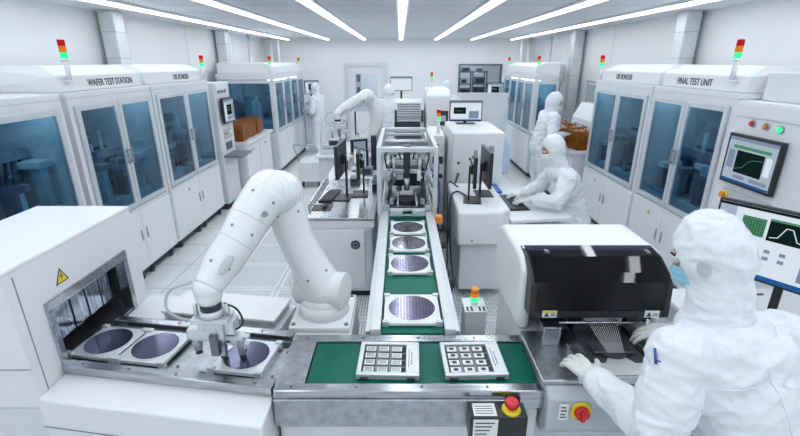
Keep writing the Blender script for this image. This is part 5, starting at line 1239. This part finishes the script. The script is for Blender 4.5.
# nearest person, at the wire bonder
J = dict(F=V((-.18, .984, 0)).normalized(), pelvis=V((1.25, 1.10, 1.0)), chest=V((1.15, 1.24, 1.28)), neck=V((1.10, 1.31, 1.46)), head=V((1.065, 1.37, 1.665)))
J['Lf'] = V((-J['F'].y, J['F'].x, 0))
J.update(shL=V((.945, 1.23, 1.365)), elL=V((.865, 1.15, 1.14)), wrL=V((.815, 1.515, 1.04)), shR=V((1.33, 1.31, 1.38)), elR=V((1.50, 1.50, 1.19)), wrR=V((1.33, 1.82, 1.075)),
         hipL=V((1.16, 1.08, .94)), knL=V((1.14, 1.18, .52)), anL=V((1.14, 1.10, .10)), hipR=V((1.34, 1.10, .94)), knR=V((1.38, 1.20, .52)), anR=V((1.40, 1.12, .10)))
_, bv1 = person('nearest person in white hooded coverall, head turned aside, gloved hands working on the wire bonder', J, (-.68, .66, -.42), 'mask', .0085, 2,
       {'L': (V((-.22, .96, -.04)), V((.20, .05, -1))), 'R': (V((-.88, .38, -.28)), V((-.1, .2, -1)))}, (.30, .40), 3, k=1.08)

# pocket and pen on the near sleeve
pr = _
def on_sleeve(p, d):
    h = bv1.ray_cast(V(p)-V(d).normalized()*.4, V(d).normalized()); return h
shp, elp, wrp = J['shL'], J['elL'], J['wrL']
d_ = V((.25, .25, -.93)).normalized()
g = G(); a = on_sleeve(elp.lerp(wrp, .30)+V((.06, 0, 0)), d_); b = on_sleeve(elp.lerp(wrp, .42)+V((.085, 0, 0)), d_)
if a[0] and b[0]:
    pen = thing('pen', 'blue pen clipped on the sleeve of the nearest suited person', 'pen', tuple(a[0])); g = G(); g.tube([a[0]+a[1]*.004, b[0]+b[1]*.004], .004, seg=8); g.build('barrel', 'blue', pen)
    g = G(); g.tube([a[0].lerp(b[0], .25)+a[1]*.006, a[0].lerp(b[0], .25)+a[1]*.010+V((.018, -.01, 0))], .0022, seg=6); g.build('clip', 'navy', pen)
# person typing at the console, on a stool
J = dict(F=V((-1, .05, 0)).normalized(), pelvis=V((1.90, 4.52, .66)), chest=V((1.78, 4.54, 1.03)), neck=V((1.68, 4.55, 1.25)), head=V((1.60, 4.56, 1.43)))
J['Lf'] = V((-J['F'].y, J['F'].x, 0))
J.update(shL=V((1.72, 4.34, 1.17)), elL=V((1.60, 4.25, .96)), wrL=V((1.38, 4.44, .915)), shR=V((1.72, 4.76, 1.17)), elR=V((1.60, 4.84, .97)), wrR=V((1.36, 4.72, .905)),
         hipL=V((1.88, 4.42, .64)), knL=V((1.50, 4.40, .62)), anL=V((1.55, 4.40, .10)), hipR=V((1.88, 4.62, .64)), knR=V((1.50, 4.66, .62)), anR=V((1.55, 4.66, .10)))
pm, _b = person('seated person in white hooded coverall and mask typing at the control console', J, (-.96, .02, -.28), 'maskw', .0115, 1, {'L': (V((-1, .12, -.05)), -U), 'R': (V((-1, -.08, -.05)), -U)}, (.35, .35), 5, k=1.08)
r = thing('stool', 'round seated stool under the person typing at the control console', 'stool', (1.93, 4.52, 0))
g = G(); g.cyl((1.93, 4.52, .45), (1.93, 4.52, .505), .19, seg=32); g.build('seat', 'mgrey', r)
g = G(); g.cyl((1.93, 4.52, .06), (1.93, 4.52, .45), .025); g.build('gas_column', 'steel2', r)
for k in range(5):
    a = k*2*PI/5; g = G(); g.tube([(1.93, 4.52, .09), (1.93+.25*math.cos(a), 4.52+.25*math.sin(a), .06)], .016); g.sph((1.93+.25*math.cos(a), 4.52+.25*math.sin(a), .03), .028); g.build('foot', 'dark', r)
# person handling the amber pods
J = stand(2.30, 7.12, .12, 1.82, .12, armL=(2.66, 7.32, 1.30), armR=(2.62, 7.0, 1.22))
person('standing person in white hooded coverall reaching into the amber pods by the die bonder', J, (.88, -.30, -.36), 'maskw', .0125, 1, {'L': (V((.9, .1, -.3)), V((.2, 0, -1))), 'R': (V((.95, .2, .05)), -U)}, (.4, .4), 7, k=1.1)
# lone person at the end of the far station
J = stand(-2.0, 11.0, PI*.86, 1.80, .04, armL=(-2.30, 10.98, 1.18), armR=(-2.28, 11.28, 1.22))
person('lone standing person in white hooded coverall in front of the small dark framed screen', J, (-.95, .2, -.15), 'maskw', .016, 1, None, (.5, .5), 9)
# person seen from behind under the wide white screen
J = stand(-.24, 9.5, PI/2-.15, 1.82, .04, armL=(-.42, 9.8, 1.15), armR=(.0, 9.8, 1.15))
person('person seen from behind in white hooded coverall before the wide white screen', J, (.25, .93, -.15), 'maskw', .016, 1, None, (.5, .5), 11, k=1.12)
# person behind the tall white machine, standing on a step
r = thing('step_platform', 'low grey step behind the tall white machine', 'step', (1.02, 9.05, 0))
g = G(); g.box(.75, 1.3, 8.93+.05, 9.35, .13, .17, .006)
g.build('tread', 'grey', r)
g = G(); g.box(.78, 1.27, 9.0, 9.33, 0, .13, .004); g.build('base', 'mgrey', r)
for o in [o for o in bpy.data.objects if o.name.startswith('partition') and o.get('label', '').startswith('low white')]: o.location.y += .7; o.location.x += .1
J = stand(1.00, 9.12, -PI/2-.6, 1.76, .10, z0=.17)
person('person in white hood looking down behind the tall white machine', J, (-.45, -.80, -.5), 'maskw', .016, 1, None, (.5, .5), 13)
LIGHT_W = 55
EXPO = -.95
# ------------------------------------------------------------------ light, camera, view
def area(name, loc, size, sy, power, rot=(0, 0, 0), col=(.89, .955, 1)):
    l = bpy.data.lights.new(name, 'AREA'); l.shape = 'RECTANGLE'; l.size = size; l.size_y = sy; l.energy = power; l.color = col
    o = bpy.data.objects.new(name, l); C.objects.link(o); o.location = loc; o.rotation_euler = rot; o['kind'] = 'helper' if False else 'structure'; return o
for i, x in enumerate((-3.1, -2.0, -.98, .03, 1.0, 2.0, 3.1)):
    area('tube_row', (x, 5.6, ZC-.055), .09, 15.0, LIGHT_W)
area('corridor_lamp', (0, YB+1.1, ZC-.05), 5, .4, 95)
wd = bpy.data.worlds.new('world'); bpy.context.scene.world = wd; wd.use_nodes = True
wd.node_tree.nodes['Background'].inputs[0].default_value = (.85, .92, 1, 1); wd.node_tree.nodes['Background'].inputs[1].default_value = .3
cam = bpy.data.cameras.new('camera'); co = bpy.data.objects.new('camera', cam); C.objects.link(co)
cam.sensor_width = 36; cam.lens = 438/800*36; cam.clip_start = .05
co.location = (0, 0, 2.3); co.rotation_euler = (PI/2-math.radians(19.6), 0, 0)
sc = bpy.context.scene; sc.camera = co
sc.view_settings.view_transform = 'Standard'; sc.view_settings.look = 'None'; sc.view_settings.gamma = 1; sc.view_settings.exposure = EXPO
sc.view_settings.use_curve_mapping = False
sc.cycles.max_bounces = 9; sc.cycles.diffuse_bounces = 4; sc.cycles.glossy_bounces = 4; sc.cycles.transparent_max_bounces = 12
sc.cycles.use_denoising = True; sc.cycles.sample_clamp_indirect = 6; sc.cycles.caustics_reflective = False; sc.cycles.caustics_refractive = False
